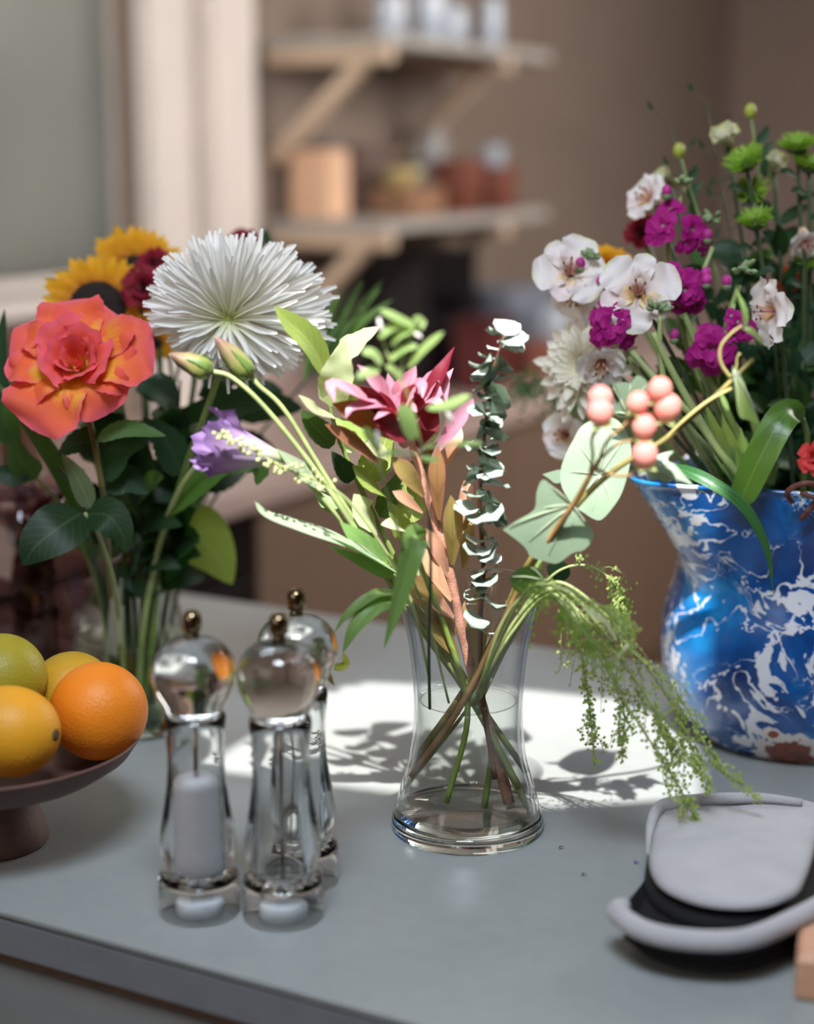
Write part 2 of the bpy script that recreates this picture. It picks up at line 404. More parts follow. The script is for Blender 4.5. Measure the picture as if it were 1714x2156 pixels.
t.part('control_panel', MB().box((gapb - .023, bo - .6, .745), (gapb, bo - .003, .855), M4, .003).me('panel', False), darkm)

# shelves on the left wall
pine = wood('pale_pine', (206, 184, 160), (190, 166, 142), 6)
pine2 = wood('grey_pine', (172, 166, 158), (158, 152, 146), 6)
def shelf(z, label):
    t = Thing('wall_shelf', label, 'shelf', RM(WA, 3.6, z), 'wooden wall shelves')
    t.part('board', MB().box((WA, 3.19, z - .012), (WA + .30, 4.05, z + .012), M4, .003).me('board', False), pine2)
    for b in (3.20, 3.78):
        br = t.part('bracket', MB().box((WA, b, z - .047), (WA + .305, b + .035, z - .012), M4, .004).me('bracket', False), pine)
        ang = Matrix.Translation(RM(WA + .235, b + .0175, z - .045)) @ M4 @ Matrix.Rotation(atan2(.2, .225), 4, 'Y').inverted()
        L = sqrt(.225**2 + .2**2)
        t.part('brace', MB().box((-L, -.015, -.016), (0, .015, .016), ang, .003).me('brace', False), pine, br)
SZ1, SZ2 = TZ + .745, TZ + .36
shelf(SZ1, 'upper pale wooden wall shelf on diagonal bracket braces')
shelf(SZ2, 'lower wooden wall shelf holding storage jars and boxes')
def rbox(name, part, label, cat, a0, a1, b0, b1, z0, z1, mat, lid=None, group=None, lidh=.02):
    t = Thing(name, label, cat, RM((a0 + a1)/2, (b0 + b1)/2, z0), group)
    t.part(part, MB().box((a0, b0, z0), (a1, b1, z1), M4, .006).me(part, False), mat)
    if lid: t.part('lid', MB().box((a0 - .004, b0 - .004, z1), (a1 + .004, b1 + .004, z1 + lidh), M4, .005).me('lid', False), lid)
    return t
def jar(name, label, cat, a, b, z, r, h, mat, lid=None, group=None, neck=.8, part='body'):
    c = RM(a, b, z); t = Thing(name, label, cat, c, group)
    t.part(part, MB().lathe([(r*.9, 0), (r, .006), (r, h*.75), (r*neck, h*.93), (r*neck, h)], c, 28).me(part), mat)
    if lid: t.part('lid', MB().lathe([(r*neck + .003, 0), (r*neck + .003, .016), (r*neck*.9, .02)], c + V((0, 0, h)), 28).me('lid'), lid)
    return t
peach = plain('peach_card', (222, 180, 148), .7, var=.03); greyl = plain('grey_lid', (120, 108, 104), .5)
brownb = wood('brown_box', (150, 112, 84), (132, 96, 70)); yellowb = plain('mustard_ceramic', (196, 176, 120), .4); redbr = plain('red_brown_weave', (122, 66, 48), .8, var=.2, scale=60)
greyb = plain('pale_grey_ceramic', (150, 148, 146), .4); dkm = plain('dark_brown_glaze', (48, 34, 32), .4); coolm = plain('cool_white_enamel', (186, 196, 208), .2, coat=.5)
z2 = SZ2 + .012; z1 = SZ1 + .012
rbox('storage_canister', 'body', 'square peach storage canister with a grey lid on the lower shelf', 'canister', WA + .03, WA + .135, 3.245, 3.33, z2, z2 + .15, peach, greyl)
rbox('wooden_box', 'body', 'dark brown wooden box right of the peach canister on the lower shelf', 'box', WA + .02, WA + .11, 3.345, 3.40, z2, z2 + .14, wood('dark_box', (96, 66, 54), (80, 54, 44)))
rbox('wooden_crate', 'body', 'low brown wooden crate under the mustard bowl on the lower shelf', 'crate', WA + .11, WA + .22, 3.46, 3.63, z2, z2 + .065, brownb)
c = RM(WA + .165, 3.515, z2 + .066); t = Thing('mustard_bowl', 'small mustard yellow bowl standing on the wooden crate', 'bowl', c)
t.part('body', MB().lathe([(.026, 0), (.028, .004), (.042, .02), (.048, .04), (.044, .04), (.038, .022), (.0, .01)], c, 28, False).me('body'), yellowb)
rbox('tall_box', 'body', 'grey brown upright box standing behind the wooden crate', 'box', WA + .02, WA + .095, 3.45, 3.62, z2, z2 + .16, plain('taupe_card', (104, 84, 76), .8))
for i, (a, b, h, lb) in enumerate(((.21, 3.715, .12, 'red brown woven basket beside the wooden crate'), (.22, 3.88, .10, 'red brown woven basket at the far shelf end'))):
    c = RM(WA + a, b, z2); t = Thing('woven_basket', lb, 'basket', c, 'woven baskets on the lower shelf')
    t.part('body', MB().lathe([(.05, 0), (.056, .004), (.062, h*.6), (.068, h), (.062, h), (.054, .01)], c, 28).me('body'), redbr)
    t.part('rim', MB().lathe([(.062, h - .006), (.072, h - .003), (.072, h + .006), (.062, h + .006)], c, 28, False).me('rim'), redbr)
jar('grey_jug', 'pale grey jug standing behind the baskets on the lower shelf', 'jug', WA + .075, 3.82, z2, .045, .21, greyb)
jar('blue_white_cup', 'small cool white cup on top of the far basket', 'cup', WA + .22, 3.88, z2 + .107, .03, .05, coolm, neck=1.05)
for i, (a, b, r, h, lb) in enumerate(((.2, 3.40, .035, .10, 'cool white tumbler at the near end of the upper shelf'), (.2, 3.58, .04, .13, 'cool white jar in the middle of the upper shelf'), (.2, 3.70, .035, .09, 'cool white cup beside the middle jar, upper shelf'), (.22, 3.86, .03, .12, 'cool white bottle at the far end, upper shelf'))):
    jar('upper_shelf_jar', lb, 'jar', WA + a, b, z1, r, h, coolm, None, 'white pots on the upper shelf', .85)
rbox('tea_box', 'body', 'brown box at the far end of the upper shelf', 'box', WA + .06, WA + .18, 3.88, 4.02, z1, z1 + .1, brownb)
# things on the counter
t = rbox('coffee_machine', 'body', 'black coffee machine on the counter under the shelves', 'appliance', -1.95, -1.76, 3.36, 3.60, .901, 1.2, darkm)
t.part('drip_tray', MB().box((-1.76, 3.39, .901), (-1.70, 3.57, .925), M4, .004).me('drip_tray', False), darkm)
t.part('spout', MB().box((-1.76, 3.44, 1.06), (-1.71, 3.52, 1.1), M4, .004).me('spout', False), darkm)
rbox('red_tin', 'body', 'dark red tin in front of the black coffee machine', 'tin', -1.69, -1.60, 3.34, 3.46, .901, 1.04, plain('dark_red_paint', (96, 36, 36), .4), plain('dark_red_lid', (80, 30, 32), .4))
rbox('terracotta_tin', 'body', 'reddish brown tin right of the dark red tin', 'tin', -1.68, -1.6, 3.56, 3.70, .901, .985, plain('terracotta_paint', (124, 70, 56), .5))
rbox('toaster', 'body', 'grey blue metal toaster on the far counter', 'toaster', -1.92, -1.74, 3.74, 4.0, .901, 1.09, plain('blue_grey_metal', (116, 122, 134), .3, var=.05))
for i, (b, h, lb) in enumerate(((3.80, .15, 'cool white mug in front of the grey toaster'), (4.12, .13, 'cool white mug right of the grey toaster'))):
    jar('counter_mug', lb, 'mug', -1.66, b, .901, .042, h, coolm, None, 'mugs on the counter', 1.0)
jar('brown_bottle', 'brown bottle below the window at the left picture edge', 'bottle', -1.9, 2.16, .901, .04, .24, plain('brown_glass', (96, 62, 46), .2), None, None, .5)

# ------------------------------------------------------------------ the table
def laminate():
    t = NT('grey_laminate'); p = t.n('ShaderNodeBsdfPrincipled', i_Roughness=.33); p.inputs['Specular IOR Level'].default_value = .4
    nz = t.noise(60, t.obj(), 4); t.l(t.ramp(nz, [(.3, lin((150, 154, 153))), (.7, lin((145, 149, 149)))]), p.inputs['Base Color'])
    t.l(t.ramp(t.noise(300, t.obj(), 2), [(0, (.30,)*3 + (1,)), (1, (.38,)*3 + (1,))]), p.inputs['Roughness']); return t.surf(p.outputs[0])
lam = laminate(); edgem = plain('dark_edge_line', (74, 66, 66), .6)
BF, BB, AL, AR = .851, 1.632, -1.34, 1.1
t = Thing('kitchen_table', 'long grey laminate kitchen table carrying the vases', 'table', RM(-.3, 1.24, 0))
t.part('tabletop', MB().box((AL, BF, TZ - .003), (AR, BB, TZ), M4, 0).me('tabletop', False), lam)
t.part('edge_line', MB().box((AL + .001, BF + .001, TZ - .006), (AR - .001, BB - .001, TZ - .003), M4).me('edge_line', False), edgem)
t.part('slab', MB().box((AL, BF, TZ - .032), (AR, BB, TZ - .006), M4).me('slab', False), plain('slab_grey', (124, 126, 132), .5, var=.05))
t.part('apron', MB().box((AL + .05, BF + .010, TZ - .044), (AR - .05, BB - .05, TZ - .032), M4).me('apron', False), wood('apron_wood', (120, 96, 84), (104, 82, 72)))
t.part('front_panel', MB().box((AL + .05, BF + .006, .1), (AR - .05, BB - .05, TZ - .044), M4).me('front_panel', False), plain('panel_grey', (138, 140, 140), .5, var=.04))
t.part('plinth', MB().box((AL + .1, BF + .08, 0), (AR - .1, BB - .1, .1), M4).me('plinth', False), plain('plinth_grey', (96, 96, 98), .6))

# ------------------------------------------------------------------ fruit dish
clay = plain('brown_clay', (108, 78, 70), .6, var=.12, scale=40, bump=.25, bscale=220)
fb = T(-12, 1772); t = Thing('fruit_dish', 'brown clay pedestal dish holding citrus fruit', 'dish', fb)
prof = [(.0, .0), (.0405, 0), (.0425, .003), (.040, .016), (.033, .032), (.0285, .046), (.030, .052)]
t.part('foot', MB().lathe(prof, fb, 56).me('foot'), clay)
t.part('bowl', MB().lathe([(.0, .052), (.03, .052), (.062, .0545), (.090, .0605), (.108, .0725), (.1160, .0845), (.1170, .0865), (.1150, .0870), (.107, .0755), (.090, .0655), (.06, .0605), (.0, .0585)], fb, 72, False).me('bowl'), clay)
def peel(name, c1, c2, rough=.5):
    t = NT(name); p = t.n('ShaderNodeBsdfPrincipled', i_Roughness=rough); p.inputs['Specular IOR Level'].default_value = .45
    p.inputs['Subsurface Weight'].default_value = .0
    t.l(t.ramp(t.noise(14, t.obj(), 3), [(.35, lin(c1)), (.7, lin(c2))]), p.inputs['Base Color'])
    b = t.n('ShaderNodeBump', i_Strength=.22, i_Distance=.0012); vo = t.n('ShaderNodeTexVoronoi', i_Scale=420.); t.l(t.obj(), vo.inputs['Vector'])
    t.l(vo.outputs['Distance'], b.inputs['Height']); t.l(b.outputs[0], p.inputs['Normal']); return t.surf(p.outputs[0])
FRU = 'citrus fruit in the clay dish'
def fruit(label, name, cpx, r, mat, sc=(1, 1, 1), tilt=None, dot=None):
    c = W(*cpx); t = Thing(name, label, 'fruit', c - V((0, 0, r*.9)), FRU)
    q = Quaternion(V(tilt[0]).normalized(), tilt[1]) if tilt else None
    t.part('flesh', MB().ball(c, r, 40, 26, sc, q).me('peel'), mat)
    d = V(dot).normalized() if dot else V((.3, .5, .8)).normalized()
    if dot:
        qq = d.to_track_quat('Z', 'Y'); k = MB()
        ext = r*max(.97, sc[0]*.985 if sc[0] > 1.02 else .97)
        k.lathe([(.0048, -.0012), (.0042, .0009), (.0022, .0016), (0, .001)], V((0, 0, 0)), 10, False)
        k.v = [c + qq @ (v + V((0, 0, ext))) for v in k.v]; t.part('stem_scar', k.me('scar'), plain('scar_brown', (96, 74, 40), .8))
fruit('bright round orange at the front right of the clay dish', 'orange', (208, 1497, 1.25), .0376, peel('peel_orange', (246, 146, 30), (236, 124, 20)), dot=(.3, .8, -.2))
fruit('yellow orange oval fruit with brown stem scar, front left of dish', 'mandarin', (20, 1540, 1.19), .0335, peel('peel_mango', (240, 164, 36), (206, 150, 30)), (1.12, 1, 1), ((0, 1, 0), .12), (.97, -.25, .02))
fruit('green lime topmost in the clay dish', 'lime', (4, 1428, 1.26), .0345, peel('peel_lime', (172, 154, 34), (148, 138, 30)))
fruit('greenish yellow lemon hidden behind the bright orange', 'lemon', (152, 1462, 1.292), .034, peel('peel_lemon', (204, 152, 34), (176, 142, 30)))

# ------------------------------------------------------------------ clear mills
acry = realglass('clear_acrylic', (.985, .99, .99), 1.49); steel = plain('mill_steel', (190, 186, 180), .18, 1.0, var=.03)
saltm = plain('white_salt', (236, 236, 242), .9, var=.03, scale=300); knobm = plain('brown_chrome_knob', (150, 132, 104), .12, 1.0, var=.2); ceram = plain('white_mill_base', (216, 220, 226), .5, var=.03)
def mill(label, bp, H=.222, fill=None, s=1.):
    t = Thing('spice_mill', label, 'mill', bp, 'clear mills beside the fruit dish')
    k = H/.222
    def pr(l): return [(r*s, z*k) for r, z in l]
    body = pr([(.0266, .0005), (.0283, .0005), (.0285, .002), (.0285, .027), (.0272, .0305), (.0235, .033), (.0232, .037), (.0255, .041), (.0268, .048), (.0268, .056), (.0255, .066), (.0228, .080), (.0205, .096), (.0196, .110), (.0198, .122), (.0212, .134), (.0218, .141), (.0212, .1455), (.0188, .146), (.0175, .1425), (.0172, .12), (.017, .095), (.0175, .070), (.0178, .048), (.0168, .034), (.0168, .030), (0, .030), (0, .0262), (.024, .0262), (.0263, .024), (.0266, .0005)])
    t.part('body', MB().lathe(body, bp, 64, False).me('body'), acry)
    head = pr([(0, .1475), (.0195, .1475), (.0203, .150), (.0215, .1535), (.0262, .162), (.0292, .1715), (.0292, .179), (.0272, .187), (.0228, .1935), (.0160, .1985), (.0095, .2005), (0, .201)])
    t.part('head', MB().lathe(head, bp, 64, False).me('head'), acry)
    kn = pr([(0, .2012), (.0052, .2012), (.0048, .2035), (.0040, .2045), (.0062, .2065), (.0068, .211), (.0064, .2165), (.0045, .2195), (0, .22)])
    t.part('knob', MB().lathe(kn, bp, 24, False).me('knob'), knobm)
    t.part('rod', MB().tube([bp + V((0, 0, .0305*k)), bp + V((0, 0, .147*k))], .0016, 10, 3).me('rod'), steel)
    t.part('grinder', MB().lathe(pr([(0, .0005), (.0165, .0005), (.0165, .0105), (.015, .0125), (0, .0125)]), bp + V((0, 0, .0006)), 32, False).me('grinder'), ceram)
    if fill:
        mw = MB().lathe(pr([(0, .031), (.0166, .031), (.0176, .048), (.0173, .07), (.0168, .095), (.0165, fill), (.009, fill + .004), (0, fill + .002)]), bp, 40, False)
        t.part('salt', mw.me('salt'), saltm, kind='stuff')
mill('clear acrylic mill filled with white salt, nearest the fruit dish', T(421, 1917), .222, .098)
mill('clear empty acrylic mill standing beside the salt mill', T(597, 1926), .222)
mill('clear acrylic mill half hidden behind the empty mill', T(632, 1853), .224)

# ------------------------------------------------------------------ white mitts and the wood block
cot = plain('white_cotton', (178, 176, 180), .95, var=.05, scale=30, bump=.5, bscale=500, sheen=.2); lining = plain('black_lining', (9, 7, 12), .9, var=.05)
def pad(mb, outline, z0, z1, puff=.35, rings=8, wrink=.0):
    """a padded sheet with a rolled rim; outline = list of table points"""
    Q = catmull([V(p) for p in outline] + [V(outline[0])], 96)[:96]; c = sum(Q, V())/96; n = 96; vs = []; h = (z1 - z0)/2; zc = (z0 + z1)/2
    for k in range(rings*2 + 1):
        f = k/rings; up = f <= 1; g = f if up else 2 - f           # 0 centre .. 1 rim .. 0
        g_ = g**.6; hh = h*sqrt(max(0, 1 - g_**6)) + (h*puff*(1 - g_*g_) if up else 0)
        for j, q in enumerate(Q):
            p = c.lerp(q, g_)
            w = wrink*(sin(p.x*95 + p.y*150) + .6*sin(p.x*40 - p.y*260 + 1.3))*(1 - g_**8) if up else 0
            vs.append(V((p.x, p.y, zc + (hh if up else -hh) + w)))
    fs = [[k*n + j, (k + 1)*n + j, (k + 1)*n + (j + 1) % n, k*n + (j + 1) % n] for k in range(rings*2) for j in range(n)]
    fs = [f[::-1] for f in fs]
    mb.add(vs, fs); return mb
low = [T(1300, 1922, .031), T(1352, 1958, .031), T(1440, 1978, .032), T(1560, 1978, .033), T(1660, 1942, .034), T(1760, 1880, .034), T(1800, 1780, .03), T(1700, 1760, .02), T(1500, 1760, .014), T(1400, 1790, .014), T(1352, 1860, .018)]
t = Thing('oven_mitt', 'white padded mitt with black lining lying under the other', 'mitt', T(1560, 1880), 'white mitts beside the pitcher')
mb = MB(); hem = catmull(low + [low[0]], 60)
def inset(pts, f):
    c = sum((V(p) for p in pts), V())/len(pts); return [c.lerp(V(p), f) for p in pts]
hemp = [T(1312, 1906, .031)] + low[:7] + [T(1790, 1760, .03)]
t.part('hem', MB().tube(hemp, [.0055] + [.0072]*7 + [.006], 10, 90).me('hem'), cot)
il = inset(low, .985)
t.part('padding', pad(MB(), [V((p.x, p.y, 0)) for p in inset(low, .94)], TZ + .001, TZ + .022, .1).me('padding'), lining, label='black lining')
# raised skirt between padding and hem
def skirt(a, za, b):
    A = catmull(a + [a[0]], 60); B = catmull(b + [b[0]], 60); vs = []
    for p, q in zip(A, B): vs += [V((p.x, p.y, za)), V(q)]
    return mesh('skirt', vs, [[2*i, 2*i + 1, 2*i + 3, 2*i + 2] for i in range(60)])
t.part('lining', skirt(inset(low, .9), TZ + .014, low), lining, label='black inner lining')
up = [T(1372, 1770, .034), T(1366, 1830, .034), T(1392, 1880, .034), T(1470, 1916, .034), T(1580, 1925, .034), T(1668, 1900, .034), T(1700, 1850, .034), T(1722, 1760, .04), T(1740, 1690, .042), T(1640, 1672, .04), T(1510, 1672, .04), T(1410, 1690, .036)]
t = Thing('oven_mitt', 'white puffy mitt lying on top of the other, nearest the pitcher', 'mitt', T(1540, 1800), 'white mitts beside the pitcher')
t.part('padding', pad(MB(), up, TZ + .032, TZ + .043, .45, wrink=.0011).me('padding'), cot)
t.part('lining', pad(MB(), [V((p.x - .003, p.y - .004, 0)) for p in inset(up, 1.0)], TZ + .0165, TZ + .033, .0).me('lining'), lining, label='black lining')
fold = [T(1366, 1800, .03), T(1372, 1735, .036), T(1392, 1700, .042), T(1432, 1690, .046), T(1500, 1683, .048), T(1600, 1680, .048), T(1690, 1690, .047)]
t.part('cuff', MB().tube(fold, [.002, .004, .0055, .0055, .005, .004, .003], 10, 40).me('cuff'), cot)
blk = wood('beech_block', (206, 158, 128), (190, 140, 112), 5)
bo_ = T(1672, 2108); mw = Matrix.Translation(bo_) @ M4 @ Matrix.Rotation(radians(14), 4, 'Z')
t = Thing('wooden_block', 'small pinkish beech wood block at the picture edge beside the mitts', 'block', bo_)
t.part('body', MB().box((0, 0, 0), (.14, .075, .030), mw, .003).me('body', False), blk)
# fallen specks
for i, (q, lb, c) in enumerate((((1182, 1786), 'tiny dark green leaf crumb on the table right of the vase', (60, 74, 40)), ((1340, 1817), 'tiny purple petal crumb on the table beside the mitts', (86, 70, 150)), ((1230, 1843), 'tiny brown crumb between vase and mitts', (90, 78, 60)))):
    p = T(*q, .0012); single('fallen_crumb', MB().leaf([p + V((-.002, 0, 0)), p + V((0, .001, .001)), p + V((.0022, 0, 0))], .002, (0, 0, 1), 'ovate', .4, ns=5, nw=4).me('crumb'), plain('crumb_%d' % i, c, .7), lb, 'crumb')

# ------------------------------------------------------------------ plant materials
G_STEM = plain('green_stem', (122, 142, 74), .5, var=.15, scale=60)
G_STEML = plain('pale_green_stem', (158, 172, 112), .5, var=.12, scale=60)
G_STEMD = plain('dark_green_stem', (62, 80, 46), .5, var=.15, scale=60)
OLIVE = plain('olive_woody_stem', (140, 128, 66), .6, var=.2, scale=80)
PINKST = plain('pink_brown_stem', (196, 140, 118), .6, var=.2, scale=120, bump=.3)
BROWNST = plain('brown_stem', (120, 78, 56), .6, var=.2, scale=90)
L_DARK = leafmat('leaf_dark', (34, 60, 38), (58, 84, 54), (50, 100, 36), .16, .5, spec=.3)
L_MID = leafmat('leaf_mid', (64, 94, 48), (98, 124, 76), (96, 146, 40), .28, .45)
L_LIGHT = leafmat('leaf_light', (150, 172, 84), (178, 192, 120), (160, 190, 60), .38, .45)
L_PALE = leafmat('leaf_pale', (200, 208, 164), (206, 212, 168), (170, 190, 80), .35, .4, back=(150, 172, 96))
L_LANCE = leafmat('leaf_lance', (176, 194, 162), (186, 202, 172), (120, 170, 60), .3, .38, nveins=1)
L_BLADE = leafmat('leaf_blade', (130, 164, 94), (148, 180, 112), (120, 170, 60), .35, .42, nveins=1)
L_WISP = leafmat('leaf_wisp', (158, 186, 118), None, (160, 190, 80), .45, .45)
L_IVY = leafmat('leaf_ivy', (76, 98, 104), None, (100, 150, 60), .15, .4, back=(140, 160, 136))
L_EUC = leafmat('leaf_eucalyptus', (176, 190, 180), None, (90, 120, 70), .08, .35, spec=.8, back=(84, 102, 82))
L_BROWN = leafmat('leaf_leathery_brown', (146, 106, 72), (120, 84, 56), (190, 120, 60), .25, .5, nveins=1, edge=(176, 104, 96))
L_OLIVE = leafmat('leaf_leathery_olive', (150, 130, 78), (126, 108, 62), (180, 150, 60), .28, .5, nveins=1, edge=(180, 120, 104))
L_TAN = leafmat('leaf_leathery_tan', (214, 168, 136), (190, 140, 112), (220, 150, 100), .25, .5, nveins=1)
BRACT = leafmat('bract_pink', (204, 146, 168), (190, 112, 134), (176, 48, 60), .24, .4, nveins=1, back=(158, 50, 60), spec=.6)
BRACTD = leafmat('bract_red', (140, 42, 54), (116, 34, 42), (170, 34, 40), .3, .5, nveins=1, back=(124, 66, 62))

# ------------------------------------------------------------------ glass vases
def vase(label, c, prof, wall, wl, glass, water, base_h, basem, n=96):
    t = Thing('glass_vase', label, 'vase', c)
    P = catmull([V((r, 0, z)) for r, z in prof], 40); P = [(p.x, p.z) for p in P]
    inner = [(max(.002, r - wall), z) for r, z in P if z > base_h + .002]
    ri = inner[0][0]
    body = [(r, z) for r, z in P if z >= base_h] 
    body = body + [(body[-1][0] - wall*.3, body[-1][1] + wall*.45), (body[-1][0] - wall*.8, body[-1][1] + wall*.3)] + inner[::-1]
    t.part('body', MB().lathe(body, c, n, False).me('body'), glass)
    lo = [(r, z) for r, z in P if z < base_h + .0005]
    slab = [(0, .0004), (lo[0][0] - .004, .0004), (lo[0][0] - .001, .0015)] + lo[1:] + [(ri + .001, base_h + .001), (ri*.6, base_h - .001), (0, base_h - .002)]
    t.part('base', MB().lathe(slab, c, n, False).me('base'), basem)
    wp = [(r - wall - .0006, z) for r, z in P if base_h + .002 < z < wl]
    wp = [(0, base_h + .003)] + wp + [(wp[-1][0], wl - .0012), (wp[-1][0] - .0012, wl - .0004), (wp[-1][0] - .004, wl), (0, wl)]
    t.part('water', MB().lathe(wp, c, n, False).me('water'), water)
    rw = [r for r, z in P if z < wl][-1] - wall
    t.part('water_line', MB().lathe([(rw - .0035, wl + .0003), (rw - .0012, wl + .0008), (rw - .0004, wl + .0022)], c, n, False).me('water_line'), MENI)
    return t
MENI = thinglass('meniscus', (.95, .96, .96), .28, .5, 3.0)
VC = T(984, 1738); VY = VC.y
glass = thinglass('vase_glass', (.985, .992, .992), .04, 1.0, 3.2); watm = thinglass('vase_water', (.965, .975, .955), .05, .7, 4.0); basem = realglass('vase_base_glass', (.965, .985, .985), 1.42)
k = pxm(VY)*.995
rows = [(1752, 157), (1740, 163), (1722, 164), (1700, 158), (1675, 150), (1650, 143), (1600, 130), (1550, 122), (1500, 119), (1450, 120), (1400, 124), (1350, 131), (1300, 142), (1260, 152), (1232, 158)]
vp = [(w*k*(1.02 if y > 1600 else 1), max(0, hz(y, VY))) for y, w in rows]; vp[0] = (vp[0][0], 0.0)
vase('clear flared glass vase half full of water in the sun patch', VC, vp, .0028, hz(1474, VY), glass, watm, .0125, basem)
LC = T(285, 1520); LY = LC.y
lrows = [(.052, 0), (.058, .006), (.0615, .03), (.060, .055), (.053, .085), (.042, .12), (.034, .15), (.032, .168), (.035, .182), (.040, .190)]
vase('clear glass carafe vase holding the coral rose and white mum', LC, lrows, .0025, .085, thinglass('carafe_glass', (.97, .985, .97)), thinglass('carafe_water', (.90, .94, .84), .03, .5), .010, realglass('carafe_base', (.93, .97, .95)))
JC = T(70, 1420); 
jp = [(.062, 0), (.072, .008), (.083, .045), (.085, .08), (.078, .125), (.064, .165), (.052, .19), (.054, .205)]
vase('smoky glass jar of dark red stems behind the limes', JC, jp, .003, .11, thinglass('smoky_glass', (.72, .62, .62), .05), thinglass('jar_water', (.80, .70, .68), .03, .5), .010, realglass('jar_base', (.8, .75, .75)))

# ------------------------------------------------------------------ bouquet in the sunlit vase
BQ = 'stems in the clear flared vase'
def stem_thing(name, label, cat, ctrl, r, mat, group, n=8, pname='stem', bumps=0):
    P = px(*ctrl); t = Thing(name, label, cat, P[0], group); t.sp = P
    t.stem = t.part(pname, MB().tube(P, r, n, 6*len(P), bumps).me(pname), mat); return t
def addleaf(t, ctrl, w, mat, nrm=(0, -.85, .5), prof='ovate', name='leaf', **kw):
    P = px(*ctrl); y = sum(c[2] for c in ctrl)/len(ctrl)
    return t.part(name, MB().leaf(P, w*pxm(y), nrm, prof, **kw).me(name), mat)
# leucadendron
t = stem_thing('leucadendron_stem', 'leathery pink and red flower stem, centre of the glass vase', 'flower', [(1072, 1690, 1.285), (1035, 1550, 1.285), (988, 1395, 1.278), (945, 1200, 1.272), (905, 1060, 1.272), (868, 935, 1.272), (848, 860, 1.272)], [.0046, .0043, .0040, .0038, .0034, .003, .002], PINKST, BQ, 10, bumps=.1)
S1 = t
for a, b, w, m, c, tw in (((952, 1190, 1.268), (949, 1042, 1.25), 36, L_OLIVE, .25, 0), ((925, 1095, 1.262), (923, 940, 1.25), 30, L_BROWN, .2, .2), ((892, 1045, 1.262), (826, 962, 1.25), 32, L_OLIVE, .25, 0),
                          ((797, 975, 1.255), (684, 893, 1.24), 28, L_BROWN, .3, .2), ((852, 930, 1.262), (698, 850, 1.235), 46, L_BROWN, .3, .1), ((910, 965, 1.265), (1000, 836, 1.255), 26, BRACT, .3, .3),
                          ((940, 982, 1.275), (970, 895, 1.28), 30, L_TAN, .1, 0), ((962, 1125, 1.275), (987, 995, 1.285), 24, L_TAN, .3, .2), ((890, 1080, 1.262), (826, 1034, 1.25), 22, L_TAN, .3, 0),
                          ((976, 1200, 1.275), (984, 1082, 1.285), 26, L_OLIVE, .2, 0), ((960, 1335, 1.268), (846, 1205, 1.25), 46, L_OLIVE, .3, 0), ((966, 1388, 1.268), (892, 1285, 1.255), 36, L_OLIVE, .3, 0),
                          ((974, 1335, 1.275), (1004, 1250, 1.285), 30, L_OLIVE, .2, 0), ((950, 1265, 1.27), (876, 1145, 1.262), 32, L_TAN, .3, .3), ((944, 1215, 1.27), (896, 1112, 1.262), 26, L_TAN, .3, 0),
                          ((1000, 1410, 1.28), (1004, 1300, 1.29), 38, L_OLIVE, .2, 0), ((920, 1120, 1.27), (990, 1060, 1.30), 24, L_OLIVE, .2, 0), ((880, 1010, 1.285), (930, 930, 1.31), 30, L_OLIVE, .2, 0), ((956, 1300, 1.26), (905, 1262, 1.25), 28, L_TAN, .2, 0)):
    mid = tuple((p + q)/2 for p, q in zip(a, b)); mid = (mid[0] + RND.uniform(-4, 4), mid[1] - 4, mid[2] - .004)
    addleaf(t, [a, mid, b], w*1.25, m, (RND.uniform(-.3, .3), -.8, .55), 'spat', fold=.12, curl=c*.9, twist=tw, ns=12)
